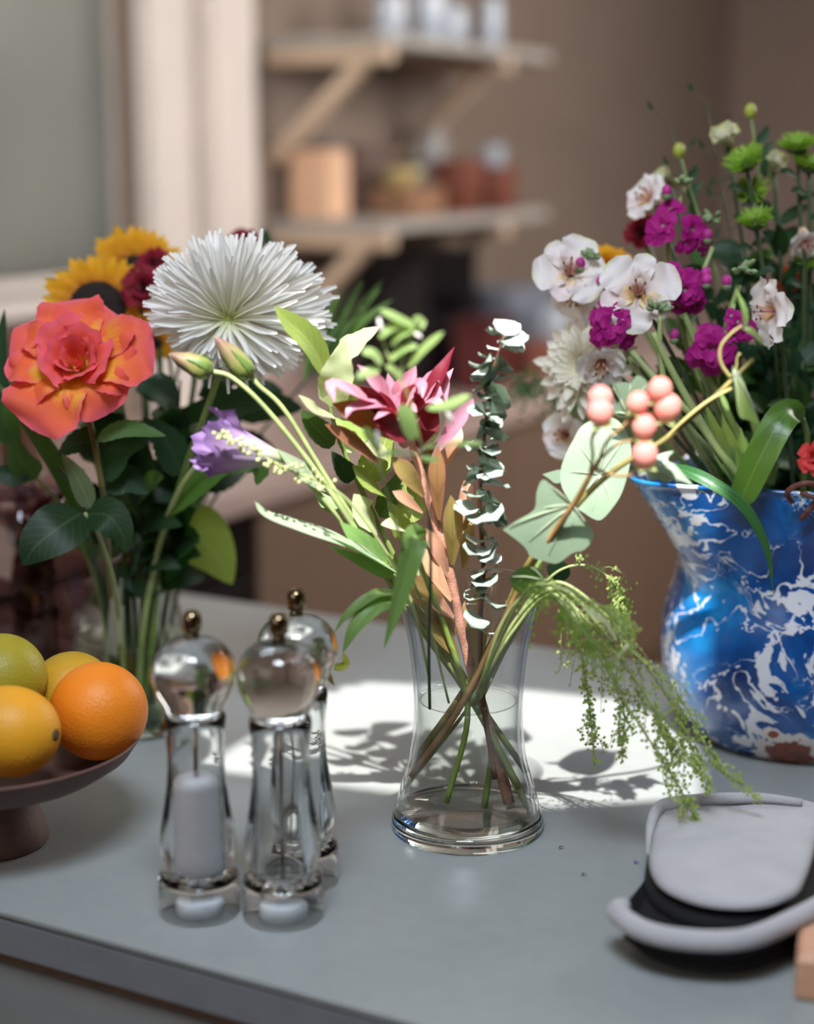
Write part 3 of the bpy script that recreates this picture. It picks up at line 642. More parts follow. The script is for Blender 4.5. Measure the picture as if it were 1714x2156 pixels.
for ctrl, w, m, nr, tw in (([(832, 872, 1.265), (790, 815, 1.245), (752, 768, 1.24)], 56, BRACT, (.1, -.6, .75), .2), ([(818, 865, 1.262), (760, 840, 1.235), (700, 812, 1.225), (704, 845, 1.22)], 40, BRACT, (0, -.5, .85), 0),
                           ([(840, 865, 1.27), (858, 815, 1.265), (876, 770, 1.262)], 52, BRACT, (-.3, -.8, .4), .2), ([(882, 868, 1.27), (925, 800, 1.265), (958, 730, 1.27)], 44, BRACTD, (-.4, -.8, .4), -.4),
                           ([(868, 868, 1.272), (905, 812, 1.27), (930, 800, 1.268), (940, 848, 1.262)], 40, BRACT, (.2, -.5, .8), .1), ([(848, 868, 1.26), (866, 822, 1.245), (885, 812, 1.236), (890, 838, 1.23)], 38, BRACT, (.1, -.5, .85), 0),
                           ([(846, 885, 1.258), (820, 868, 1.235), (787, 884, 1.222)], 30, BRACT, (0, -.5, .85), 0), ([(882, 945, 1.275), (900, 895, 1.275), (914, 840, 1.28)], 50, BRACTD, (.2, -.95, .2), 0),
                           ([(836, 885, 1.262), (790, 845, 1.25), (752, 812, 1.25)], 46, BRACTD, (.1, -.9, .3), 0), ([(838, 868, 1.27), (826, 835, 1.268), (816, 785, 1.27)], 40, BRACT, (0, -.9, .4), .3), ([(852, 945, 1.262), (850, 905, 1.25), (846, 868, 1.246)], 30, BRACT, (0, -.9, .4), 0),
                           ([(842, 880, 1.256), (800, 858, 1.236), (745, 862, 1.228), (728, 880, 1.226)], 38, BRACT, (0, -.4, .9), 0), ([(872, 878, 1.262), (910, 850, 1.25), (938, 858, 1.245)], 34, BRACT, (.1, -.4, .9), 0), ([(850, 880, 1.25), (862, 860, 1.238), (878, 868, 1.232)], 28, BRACT, (0, -.5, .85), 0),
                           ([(860, 870, 1.28), (850, 830, 1.285), (845, 790, 1.29)], 40, BRACTD, (0, -.9, .4), 0), ([(870, 880, 1.268), (880, 850, 1.256), (872, 825, 1.25)], 34, BRACTD, (0, -.9, .4), 0), ([(858, 925, 1.255), (820, 900, 1.24), (780, 880, 1.235)], 40, BRACTD, (.1, -.9, .3), 0),
                           ([(875, 870, 1.285), (920, 825, 1.30), (955, 775, 1.31)], 36, BRACT, (-.2, -.8, .5), 0)):
    addleaf(t, ctrl, w, m, nr, 'lance', 'bract', fold=.18, curl=.35, twist=tw, ns=14, wave=.08)
# eucalyptus
t = stem_thing('eucalyptus_stem', 'upright eucalyptus stem with small round sunlit leaves', 'foliage', [(1042, 1640, 1.262), (1015, 1450, 1.27), (1012, 1300, 1.268), (1018, 1190, 1.262), (1010, 1050, 1.258), (1022, 900, 1.255), (1036, 790, 1.252), (1062, 705, 1.25)], [.0022, .002, .002, .0018, .0016, .0014, .0012, .0006], BROWNST, BQ)
eu = [(1060, 708, 56, 0), (1078, 722, 50, 0), (1066, 696, 44, 1), (1074, 730, 40, 1), (1050, 736, 36, 0), (1034, 756, 42, 0), (1058, 774, 34, 2), (1024, 792, 44, 0), (1046, 806, 40, 2), (1012, 806, 30, 0), (1040, 842, 46, 2), (1018, 838, 22, 0), (1008, 872, 36, 0), (1030, 876, 46, 2), (1036, 900, 34, 0), (1014, 918, 42, 2), (1028, 934, 34, 0), (1004, 944, 34, 1), (1022, 970, 44, 2), (1006, 990, 32, 0), (1034, 1000, 42, 1), (996, 1010, 36, 2), (1000, 1046, 44, 2), (1028, 1056, 46, 2), (984, 1076, 42, 1), (1022, 1092, 62, 1), (1010, 1140, 44, 0), (1028, 1160, 36, 2), (1000, 1166, 44, 0), (1026, 1180, 42, 0), (1018, 1206, 46, 0), (1022, 1228, 44, 0), (998, 1236, 34, 2), (1004, 1262, 40, 1), (1030, 1274, 36, 2), (1000, 1310, 44, 1), (1024, 1332, 36, 2)]
eu += [(1016 + (k_*37) % 26, 770 + k_*36, 40 + (k_*13) % 14, 2) for k_ in range(15)]
ES = catmull(t.sp, 120)
for i, (x, y, d, kind) in enumerate(eu):
    p = W(x, y, 1.252 + RND.uniform(-.008, .008)); s_ = min(ES, key=lambda q: abs(q.z - p.z)); d2 = (p - s_); d2.z *= .3
    d2 = d2.normalized() if d2.length > 1e-4 else V((1, 0, 0)); dr = (d2 + V((RND.uniform(-.6, .6), -.35, RND.uniform(-.1, .25)))).normalized(); L = d*1.35*pxm(1.25)
    nr = {0: (RND.uniform(-.3, .3), -.22, .95), 1: (RND.uniform(-.4, .4), -.55, .75), 2: (RND.uniform(-.5, .5), .85, .45)}[kind]
    t.part('leaf', MB().leaf([s_.lerp(p, .3) - dr*.002, p + V((0, 0, .001)), p + dr*L*.62], L, nr, 'round', fold=.1, curl=.2, wave=.12, ns=9, nw=6).me('leaf'), L_EUC)
# lisianthus buds
def bud(t, p0, p1, w, y0, y1):
    a, b = W(*p0, y0), W(*p1, y1); d = b - a; L = d.length; w *= pxm(y0)
    q = d.to_track_quat('Z', 'Y'); k = MB().lathe([(.001, 0), (w*.36, L*.05), (w*.5, L*.22), (w*.5, L*.4), (w*.38, L*.62), (w*.2, L*.84), (w*.07, L*.97), (0, L)], V((0, 0, 0)), 20, False)
    for v in k.v:
        tw = v.z/L*2.2; v.x, v.y = v.x*cos(tw) - v.y*sin(tw), v.x*sin(tw) + v.y*cos(tw); rr = 1 + .07*cos(4*(atan2(v.y, v.x) - tw)); v.x *= rr; v.y *= rr
    k.v = [a + q @ v for v in k.v]
    bo = t.part('bud', k.me('bud'), BUDM)
    for i in range(5):
        an = i*2*pi/5 + .4; u = V((cos(an), sin(an), 0)); c = [V((0, 0, 0)), u*w*.47 + V((0, 0, L*.12)), u*w*.53 + V((0, 0, L*.38)), u*w*.40 + V((0, 0, L*.66))]
        t.part('sepal', MB().leaf([a + q @ x for x in c], w*.28, q @ u, 'lance', fold=-.2, ns=8, nw=4).me('sepal'), SEPM, bo)
BUDM = petalmat('bud_skin', [(0, (104, 128, 54)), (.35, (132, 142, 74)), (.6, (140, 122, 88)), (.8, (126, 92, 88)), (1, (164, 158, 96))], .1, .5, .3)
SEPM = leafmat('sepal_green', (98, 118, 58), None, (120, 150, 60), .2)
t = stem_thing('lisianthus_bud_stem', 'lisianthus stem carrying two closed green buds at the left', 'flower', [(1112, 1702, 1.285), (1045, 1570, 1.275), (985, 1455, 1.27), (880, 1300, 1.265), (795, 1170, 1.26), (690, 1010, 1.255), (600, 865, 1.25), (545, 812, 1.25), (530, 792, 1.25)], [.0028, .0027, .0026, .0024, .0022, .002, .0018, .0018, .002], G_STEML, BQ)
t.part('branch', MB().tube(px((830, 1245, 1.262), (745, 1110, 1.25), (660, 985, 1.245), (560, 860, 1.24), (490, 796, 1.24), (446, 782, 1.24)), [.0022, .0022, .002, .0018, .0018, .002], 8).me('branch'), G_STEML)
bud(t, (530, 794), (450, 708), 50, 1.25, 1.245); bud(t, (448, 783), (354, 746), 50, 1.24, 1.235)
# purple lisianthus
PURP = petalmat('lisianthus_petal', [(0, (206, 214, 160)), (.3, (214, 202, 214)), (.62, (186, 158, 196)), (1, (144, 112, 168))], .35, .6, .12, (120, 88, 146))
def wrap(R0, R1, Z, span, a0, flare=0., ruffle=.0, nu=10, nv=12, tipin=0., seed=0.):
    """petal wrapped round the z axis: radius R0 -> R1 over height Z"""
    vs = []; us = []
    for i in range(nv + 1):
        v = i/nv; r = R0 + (R1 - R0)*v**.8 + flare*max(0, v - .55)**2; z = Z*(v - tipin*max(0, v - .6)**2)
        for j in range(nu + 1):
            u = j/nu*2 - 1; wv = sin(pi*min(1, (.12 + v*.78)))**.6 if v < .98 else .75
            e = (1 - .22*u*u*v); a = a0 + u*span*wv; rr = r*(1 + .10*u*u*v*(1 if a0 % 2 > 1 else .3)) + ruffle*v**3*sin(u*7 + seed)*abs(u)
            vs.append(V((rr*cos(a), rr*sin(a), z*e + ruffle*.8*v**3*cos(u*9 + seed*2)))); us.append((.5 + u/2, v))
    m = nu + 1
    return vs, [[i*m + j, i*m + j + 1, (i + 1)*m + j + 1, (i + 1)*m + j] for i in range(nv) for j in range(nu)], us
t = stem_thing('purple_lisianthus', 'pale purple lisianthus bloom lying out to the left of the vase', 'flower', [(1095, 1660, 1.265), (990, 1470, 1.275), (890, 1330, 1.27), (800, 1200, 1.262), (690, 1062, 1.25), (620, 985, 1.243), (588, 962, 1.24)], [.0026, .0025, .0024, .0022, .002, .002, .0024], G_STEML, BQ)
fa, fb_ = W(592, 964, 1.24), W(405, 925, 1.222); fm = frame(fa, fb_ - fa, .4); FL = (fb_ - fa).length
for i in range(7):
    an = i*2*pi*.382*1.0 + .5
    vs, fs, us = wrap(.0035, .0185 + .0015*(i % 3), FL*(.88 + .1*(i % 3)/2), .75, an, .035 if i % 2 else .0, .0028, seed=i)
    t.part('petal', mesh('petal', [fm @ v for v in vs], fs, us), PURP)
addleaf(t, [(520, 985, 1.235), (470, 968, 1.222), (432, 985, 1.214), (424, 992, 1.21)], 44, PURP, (0, -.3, .95), 'wide', 'petal', wave=.3, curl=.3)
for i in range(5):
    an = i*1.256; addleafP = [fm @ V((.003*cos(an), .003*sin(an), -.001)), fm @ V((.007*cos(an), .007*sin(an), .012)), fm @ V((.0105*cos(an), .0105*sin(an), .03))]
    t.part('sepal', MB().leaf(addleafP, .004, fm.to_3x3() @ V((cos(an), sin(an), .2)), 'lance', ns=7, nw=4).me('sepal'), SEPM)
# beaded spike
t = stem_thing('seed_spike', 'thin spike of pale green bead buds crossing the purple bloom', 'foliage', [(905, 1430, 1.24), (860, 1250, 1.225), (760, 1085, 1.215), (690, 1022, 1.21), (600, 985, 1.205), (520, 940, 1.2), (455, 912, 1.198)], [.0011, .0011, .001, .0009, .0008, .0007, .0004], G_STEML, BQ)
sp_ = catmull(t.sp, 140); mb = MB()
for i in range(70, 140):
    for k_ in range(1):
        o = V((RND.uniform(-1, 1), RND.uniform(-1, 1), RND.uniform(-1, 1))).normalized(); L = .0066*(1.15 - (i - 70)/100)
        c = sp_[i] + o*L; mb.tube([sp_[i], c], .0003, 4, 1); mb.ball(c, .00165, 6, 4)
t.part('buds', mb.me('buds'), plain('bead_bud', (196, 202, 140), .5), kind='stuff')
# broad leaved green sprig
t = stem_thing('broad_leaf_sprig', 'sprig of broad lime green leaves behind the pink flower', 'foliage', [(1020, 1700, 1.29), (1034, 1560, 1.288), (985, 1440, 1.29), (905, 1310, 1.288), (845, 1200, 1.288), (785, 1080, 1.285), (735, 975, 1.283), (700, 880, 1.282), (688, 800, 1.282)], [.0028, .0027, .0026, .0024, .0022, .002, .0018, .0016, .001], G_STEM, BQ)
for ctrl, w, m, nr, kw in (([(690, 795, 1.28), (650, 720, 1.262), (605, 678, 1.252), (578, 645, 1.248)], 62, L_LIGHT, (.7, -.75, .2), dict(fold=.35)),
                           ([(698, 775, 1.285), (745, 728, 1.28), (798, 688, 1.28)], 74, L_PALE, (-.2, -.55, .8), dict(wave=.1)), ([(695, 855, 1.27), (712, 785, 1.255), (726, 720, 1.25)], 74, L_PALE, (.1, -.75, .65), dict(wave=.12)),
                           ([(712, 885, 1.272), (668, 868, 1.25), (628, 832, 1.242)], 46, L_PALE, (0, -.55, .85), dict(fold=.3)), ([(705, 935, 1.275), (664, 900, 1.26), (634, 862, 1.255)], 52, L_MID, (0, -.9, .4), {}),
                           ([(745, 1010, 1.275), (722, 985, 1.268), (698, 950, 1.262)], 44, L_DARK, (0, -.9, .4), {}), ([(808, 1040, 1.278), (775, 1015, 1.262), (742, 980, 1.255)], 66, L_LIGHT, (0, -.6, .8), {}),
                           ([(792, 1112, 1.278), (768, 1080, 1.262), (745, 1040, 1.258)], 74, L_PALE, (0, -.7, .7), {}), ([(862, 1125, 1.275), (835, 1108, 1.258), (802, 1105, 1.25)], 56, L_PALE, (0, -.5, .85), {}),
                           ([(760, 945, 1.29), (735, 915, 1.295), (708, 880, 1.3)], 66, L_LIGHT, (0, -.9, .4), {}), ([(805, 975, 1.29), (785, 950, 1.29), (762, 925, 1.292)], 56, L_PALE, (0, -.6, .8), {}),
                           ([(852, 1135, 1.285), (838, 1095, 1.28), (815, 1055, 1.275)], 46, L_LIGHT, (0, -.7, .7), {}), ([(872, 1100, 1.29), (862, 1060, 1.295), (850, 1010, 1.30)], 60, L_LIGHT, (0, -.9, .4), {}),
                           ([(870, 1240, 1.288), (830, 1200, 1.285), (800, 1150, 1.285)], 40, L_LIGHT, (0, -.9, .4), {}), ([(905, 1290, 1.28), (880, 1230, 1.27), (868, 1180, 1.27)], 40, L_PALE, (0, -.7, .7), {}), ([(720, 870, 1.295), (735, 830, 1.3), (740, 790, 1.305)], 60, L_LIGHT, (0, -.9, .4), {}),
                           ([(770, 1010, 1.295), (800, 960, 1.305), (820, 900, 1.31)], 70, L_LIGHT, (0, -.9, .4), {}), ([(800, 1090, 1.295), (840, 1030, 1.305), (870, 970, 1.31)], 60, L_MID, (0, -.9, .4), {})):
    addleaf(t, ctrl, w, m, nr, 'ovate', serr=.06, ns=14, **kw)
# lance leaf sprig
t = stem_thing('lance_leaf_sprig', 'sprig of long pale lance leaves reaching out left of vase', 'foliage', [(1108, 1625, 1.295), (1000, 1470, 1.282), (905, 1335, 1.272), (838, 1210, 1.265), (760, 1090, 1.262), (705, 1030, 1.26)], [.0027, .0026, .0024, .002, .0016, .001], G_STEM, BQ)
for ctrl, w, nr, m in (([(838, 1207, 1.262), (730, 1145, 1.235), (640, 1112, 1.225), (560, 1083, 1.222), (535, 1052, 1.222)], 40, (.1, -.35, .92), L_LANCE), ([(704, 1034, 1.258), (640, 995, 1.24), (582, 945, 1.235)], 38, (.2, -.7, .7), L_LANCE),
                       ([(838, 1202, 1.255), (770, 1160, 1.232), (690, 1122, 1.226)], 32, (0, -.3, .95), L_LANCE), ([(815, 1180, 1.262), (760, 1140, 1.245), (715, 1098, 1.24)], 34, (.2, -.9, .3), L_BLADE),
                       ([(836, 1215, 1.26), (780, 1190, 1.25), (690, 1148, 1.246)], 26, (0, -.8, .5), L_BLADE), ([(720, 1075, 1.27), (690, 1060, 1.275), (660, 1030, 1.28)], 26, (0, -.8, .5), L_BLADE)):
    addleaf(t, ctrl, w*1.3, m, nr, 'lance', fold=.12, twist=.15, ns=16)
# drooping blades in front
t = stem_thing('drooping_blade_sprig', 'sprig of green blades drooping over the front left rim', 'foliage', [(940, 1690, 1.262), (985, 1500, 1.262), (940, 1330, 1.255), (895, 1215, 1.235), (875, 1150, 1.205)], [.0024, .0023, .0021, .0018, .0014], plain('bright_green_stem', (138, 162, 74), .5, var=.1, scale=60), BQ)
addleaf(t, [(878, 1135, 1.205), (876, 1128, 1.188), (862, 1180, 1.178), (838, 1270, 1.176), (808, 1366, 1.178)], 60, L_BLADE, (.15, -.98, .1), 'blade', fold=.25, ns=18)
addleaf(t, [(858, 1252, 1.24), (795, 1250, 1.215), (735, 1290, 1.205), (704, 1332, 1.205)], 30, L_BLADE, (0, -.5, .85), 'blade', fold=.2, ns=14)
addleaf(t, [(862, 1268, 1.238), (800, 1272, 1.212), (750, 1318, 1.202), (721, 1376, 1.202)], 52, L_BLADE, (0, -.6, .8), 'blade', fold=.2, ns=14)
t.part('withered_tip', MB().leaf(px((721, 1374, 1.202), (730, 1398, 1.2), (712, 1408, 1.2), (694, 1405, 1.2), (700, 1430, 1.2), (706, 1443, 1.2)), 20*pxm(1.2), (0, -.9, .3), 'oblong', curl=.5, twist=1.2, ns=16).me('withered_tip'), leafmat('leaf_withered', (168, 170, 70), None, (170, 180, 60), .3), label='yellow withered leaf tip')
# wispy sprig close to the lens
t = stem_thing('wispy_sprig', 'thin wispy green sprig blurred in front of the pink flower', 'foliage', [(905, 1492, 1.25), (903, 1360, 1.225), (907, 1180, 1.18), (900, 1020, 1.145), (887, 930, 1.13)], [.0012, .0012, .0011, .001, .001], G_STEMD, BQ)
def br(t, ctrl, r=.0009, m=None): t.part('branch', MB().tube(px(*ctrl), r, 6).me('branch'), m or G_STEML)
br(t, [(887, 935, 1.13), (872, 900, 1.128), (862, 870, 1.126)]); br(t, [(887, 950, 1.13), (922, 915, 1.125), (932, 880, 1.122), (926, 858, 1.12)]); br(t, [(887, 945, 1.13), (930, 938, 1.125), (965, 935, 1.12)])
br(t, [(945, 1480, 1.245), (905, 1320, 1.225), (858, 1190, 1.19), (836, 1110, 1.16), (806, 1010, 1.135), (798, 965, 1.13), (830, 950, 1.125), (885, 958, 1.125)], .0010)
br(t, [(887, 940, 1.13), (868, 860, 1.125), (845, 800, 1.12), (815, 745, 1.118), (800, 690, 1.118)], .0008); br(t, [(845, 800, 1.12), (850, 750, 1.118), (870, 700, 1.116), (882, 690, 1.115)], .0008); br(t, [(798, 965, 1.13), (780, 925, 1.128), (768, 902, 1.127)], .0008)
for ctrl, w in (([(871, 928, 1.126), (858, 885, 1.122), (845, 850, 1.12)], 34), ([(898, 860, 1.12), (940, 855, 1.115), (992, 832, 1.112)], 26), ([(955, 936, 1.12), (985, 935, 1.116), (1018, 936, 1.114)], 18), ([(885, 962, 1.125), (905, 968, 1.122), (925, 968, 1.12)], 16),
                ([(800, 955, 1.128), (782, 925, 1.126), (765, 898, 1.125)], 22), ([(882, 692, 1.115), (840, 672, 1.112), (798, 652, 1.112)], 22), ([(855, 685, 1.116), (825, 690, 1.114), (798, 712, 1.113)], 24), ([(858, 775, 1.118), (890, 738, 1.114), (935, 698, 1.112)], 22),
                ([(800, 775, 1.118), (775, 785, 1.115), (750, 797, 1.114)], 26), ([(805, 768, 1.118), (785, 745, 1.115), (762, 742, 1.114)], 26), ([(822, 728, 1.118), (845, 705, 1.114), (878, 690, 1.113)], 24), ([(882, 690, 1.115), (885, 680, 1.113), (870, 668, 1.112)], 28), ([(820, 760, 1.118), (850, 735, 1.115), (880, 728, 1.114)], 22), ([(845, 800, 1.12), (830, 780, 1.118), (812, 770, 1.117)], 22),
                ([(848, 958, 1.125), (830, 952, 1.122), (806, 960, 1.12)], 14)):
    addleaf(t, ctrl, w, L_WISP, (RND.uniform(-.2, .2), -.6, .75), 'oblong', fold=.2, ns=10)
wb = plain('white_bud', (226, 220, 216), .5, var=.05)
for a, b, w in (((940, 864), (954, 892), 11), ((793, 905), (800, 945), 10), ((797, 668), (803, 700), 10), ((872, 700), (888, 712), 10)):
    p, q = W(*a, 1.113), W(*b, 1.113); qq = (q - p).to_track_quat('Z', 'Y'); L = (q - p).length
    t.part('bud', MB().ball((p + q)/2, L*.5, 10, 8, (w*pxm(1.113)/L*1.0, w*pxm(1.113)/L, 1), qq).me('bud'), wb, label='white bud')
# ivy
t = stem_thing('ivy_branch', 'ivy branch with lobed grey green leaves, leaning right to the pitcher', 'foliage', [(862, 1615, 1.292), (962, 1478, 1.285), (1040, 1345, 1.262), (1110, 1192, 1.232), (1215, 1062, 1.205), (1300, 985, 1.2), (1400, 925, 1.2), (1500, 840, 1.205), (1586, 756, 1.212)], [.0030, .0030, .0028, .0027, .0025, .0022, .002, .0018, .0018], OLIVE, BQ)
def cut(t, pts, base, y, dy, bulge, mat=L_IVY, nrm=(0, -.75, .65), name='leaf'):
    """outline leaf: depth changes by dy metres per 100 px down the leaf"""
    b = W(base[0], base[1], y); P = [W(x, yy, y + dy*(yy - base[1])/100) for x, yy in pts]
    lf = t.part(name, MB().outline(P, b, bulge, nrm).me(name), mat)
    vm = MB()
    for i, p in enumerate(P):
        q = V(p); mid = b.lerp(q, .5); N = V(nrm).normalized(); R = max((V(z) - b).length for z in P)
        if i % 2 == 0: vm.tube([b + N*.0006, mid + N*(bulge*R*.28 + .0006), b.lerp(q, .9) + N*.0003], [.0006, .0004, .0002], 5, 4)
    if len(P) > 6: t.part('vein', vm.me('vein'), plain('ivy_vein', (176, 188, 160), .5), lf)
cut(t, [(1058, 1112), (1088, 1096), (1125, 1075), (1130, 1040), (1143, 1012), (1168, 1030), (1204, 1064), (1228, 1092), (1250, 1130), (1231, 1158), (1205, 1166), (1175, 1185), (1150, 1182), (1117, 1170), (1104, 1150)], (1206, 1064), 1.20, .004, .22, nrm=(-.1, -.8, .55))
cut(t, [(1208, 1068), (1184, 1030), (1180, 995), (1190, 960), (1208, 925), (1222, 900), (1246, 883), (1270, 876), (1291, 877), (1308, 890), (1322, 916), (1329, 945), (1326, 980), (1310, 1037), (1290, 1070), (1266, 1095), (1246, 1091), (1228, 1080)], (1262, 1000), 1.238, -.01, .16)
cut(t, [(1289, 808), (1310, 805), (1329, 804), (1343, 789), (1364, 806), (1358, 837), (1340, 858), (1316, 879), (1291, 870), (1300, 850), (1306, 837)], (1318, 872), 1.232, .01, .1)
cut(t, [(1358, 995), (1372, 970), (1387, 958), (1418, 950), (1408, 962), (1406, 972), (1420, 978), (1440, 1000), (1458, 1020), (1432, 1014), (1412, 1012), (1400, 1018), (1387, 1010), (1372, 1012)], (1362, 990), 1.19, -.02, .1)
cut(t, [(1142, 998), (1158, 994), (1182, 990), (1196, 1010), (1170, 1018), (1156, 1008)], (1192, 1006), 1.24, 0, .1)
cut(t, [(1541, 776), (1552, 790), (1567, 808), (1570, 828), (1575, 850), (1588, 868), (1602, 891), (1580, 884), (1558, 878), (1550, 850), (1546, 820)], (1543, 778), 1.205, -.01, .25, leafmat('leaf_ivy_young', (150, 172, 108), None, (150, 190, 70), .35))
cut(t, [(1515, 825), (1524, 835), (1532, 850), (1535, 864), (1524, 856), (1518, 842)], (1516, 827), 1.2, 0, .2, MATS['leaf_ivy_young'])
cut(t, [(1072, 1214), (1090, 1198), (1115, 1192), (1140, 1206), (1150, 1228), (1132, 1246), (1104, 1250), (1082, 1240)], (1145, 1222), 1.2, .02, .2, L_MID, (0, -.5, .85))
cut(t, [(1150, 1192), (1172, 1178), (1195, 1190), (1200, 1212), (1180, 1226), (1158, 1216)], (1196, 1206), 1.25, .02, .2, L_DARK, (0, -.8, .5))
cut(t, [(1110, 1178), (1128, 1170), (1142, 1182), (1138, 1200), (1120, 1204), (1112, 1194)], (1126, 1200), 1.24, 0, .2, MATS['leaf_ivy_young'])
YST = plain('yellow_tendril', (186, 176, 110), .5, var=.1)
t.part('tendril', MB().tube(px((1538, 796, 1.208), (1518, 765, 1.205), (1518, 730, 1.203), (1540, 702, 1.2), (1562, 686, 1.198)), [.0014, .0013, .0012, .001, .0008], 7).me('tendril'), YST)
t.part('tendril', MB().tube(px((1538, 795, 1.208), (1550, 775, 1.206), (1552, 755, 1.205), (1558, 744, 1.204)), [.001, .001, .0008, .0012], 7).me('tendril'), YST)
t.part('tendril', MB().tube(px((1400, 925, 1.2), (1440, 885, 1.198), (1490, 845, 1.2), (1540, 818, 1.205)), .0012, 7).me('tendril'), YST)
addleaf(t, [(1568, 692, 1.2), (1566, 655, 1.198), (1550, 610, 1.197)], 18, MATS['leaf_ivy_young'], (.5, -.8, .2), 'lance', serr=.2, fold=.4)
addleaf(t, [(1563, 690, 1.2), (1585, 702, 1.198), (1608, 726, 1.197)], 18, MATS['leaf_ivy_young'], (0, -.6, .8), 'lance', serr=.2, fold=.4)
# hypericum berries
t = stem_thing('hypericum_sprig', 'sprig of pink hypericum berries in front of the ivy leaves', 'berries', [(866, 1635, 1.268), (962, 1500, 1.262), (1050, 1330, 1.245), (1120, 1190, 1.215), (1210, 1058, 1.185), (1240, 1005, 1.172), (1262, 968, 1.165)], [.0026, .0026, .0024, .0022, .0022, .002, .0016], plain('hypericum_stem', (170, 132, 84), .5, var=.2, scale=60), BQ)
HS = MATS['hypericum_stem']
for c in ([(1240, 1005, 1.172), (1248, 960, 1.165), (1246, 925, 1.16), (1262, 900, 1.157)], [(1262, 968, 1.165), (1300, 935, 1.16), (1335, 928, 1.155), (1356, 925, 1.15)], [(1262, 968, 1.165), (1278, 930, 1.16), (1320, 890, 1.155), (1342, 872, 1.152)], [(1320, 890, 1.155), (1375, 870, 1.152), (1404, 880, 1.15)], [(1342, 872, 1.155), (1370, 850, 1.152), (1388, 846, 1.15)], [(1250, 985, 1.17), (1290, 1000, 1.162), (1330, 1000, 1.156), (1352, 984, 1.152)], [(1246, 925, 1.16), (1258, 880, 1.157)]):
    t.part('stalk', MB().tube(px(*c), .0011, 7).me('stalk'), HS)
BERRY = petalmat('berry_skin', [(0, (240, 206, 160)), (.25, (244, 166, 148)), (.75, (244, 146, 140)), (1, (232, 120, 116))], .15, .28, .02)
SEPL = leafmat('berry_sepal', (188, 200, 140), None, (170, 190, 80), .35)
for x, y, r, dy in ((1264, 838, 25, .004), (1263, 868, 27, -.004), (1344, 848, 23, 0), (1390, 820, 25, 0), (1406, 858, 28, 0), (1357, 899, 25, -.002), (1358, 957, 27, -.004)):
    c = W(x, y, 1.15 + dy); R = r*pxm(1.15); ax = V((RND.uniform(-.25, .25), -.1, 1)).normalized(); q = ax.to_track_quat('Z', 'Y')
    bo = t.part('berry', MB().ball(c, R, 20, 14, (1, 1, 1.12), q).me('berry'), BERRY)
    for i in range(5):
        a = i*1.2566; u = q @ V((cos(a), sin(a), 0)); b0 = c - ax*R*1.1
        t.part('sepal', MB().leaf([b0, b0 + u*R*.6 + ax*R*.02, b0 + u*R*1.05 - ax*R*.1], R*.75, ax, 'ovate', ns=6, nw=4).me('sepal'), SEPL, bo)
# airy drooping spray
t = Thing('pepper_grass_spray', 'airy light green spray drooping over the right vase rim', 'foliage', W(852, 1660, 1.275), BQ)
mains = [[(852, 1660, 1.275), (1000, 1470, 1.265), (1085, 1310, 1.245), (1150, 1232, 1.225), (1250, 1290, 1.205), (1350, 1390, 1.195), (1420, 1450, 1.19), (1500, 1590, 1.185), (1600, 1688, 1.18)],
         [(1000, 1480, 1.27), (1100, 1310, 1.24), (1155, 1240, 1.222), (1240, 1310, 1.2), (1330, 1420, 1.19), (1420, 1560, 1.185), (1500, 1655, 1.18)], [(990, 1480, 1.26), (1080, 1330, 1.235), (1160, 1250, 1.215), (1230, 1330, 1.195), (1330, 1500, 1.185), (1420, 1640, 1.18), (1480, 1755, 1.178)],
         [(1010, 1460, 1.262), (1090, 1300, 1.235), (1170, 1225, 1.215), (1280, 1300, 1.205), (1380, 1430, 1.2), (1440, 1530, 1.195), (1490, 1660, 1.192)], [(1005, 1470, 1.27), (1080, 1330, 1.25), (1150, 1260, 1.23), (1200, 1300, 1.22), (1235, 1440, 1.22), (1252, 1610, 1.22)],
         [(1010, 1470, 1.265), (1100, 1290, 1.235), (1165, 1240, 1.215), (1240, 1330, 1.2), (1310, 1470, 1.2), (1310, 1600, 1.2)], [(1005, 1460, 1.25), (1060, 1310, 1.22), (1120, 1240, 1.19), (1175, 1235, 1.17), (1270, 1280, 1.16), (1340, 1330, 1.155)],
         [(1010, 1480, 1.28), (1090, 1320, 1.265), (1160, 1215, 1.25), (1230, 1190, 1.245), (1290, 1225, 1.24), (1320, 1290, 1.24)], [(1000, 1470, 1.26), (1090, 1300, 1.232), (1180, 1240, 1.21), (1270, 1330, 1.2), (1370, 1480, 1.195), (1430, 1600, 1.19)]]
lf = MB()
def leaflet(mb, c, r, ax):
    ax = V(ax).normalized(); a = ax.orthogonal().normalized(); b = ax.cross(a); st = len(mb.v)
    mb.add([c + a*(cos(k_*1.047)*r) + b*(sin(k_*1.047)*r*.85) + ax*(.25*r if k_ % 2 else -.1*r) for k_ in range(6)], [[0, 1, 2, 3], [0, 3, 4, 5]])
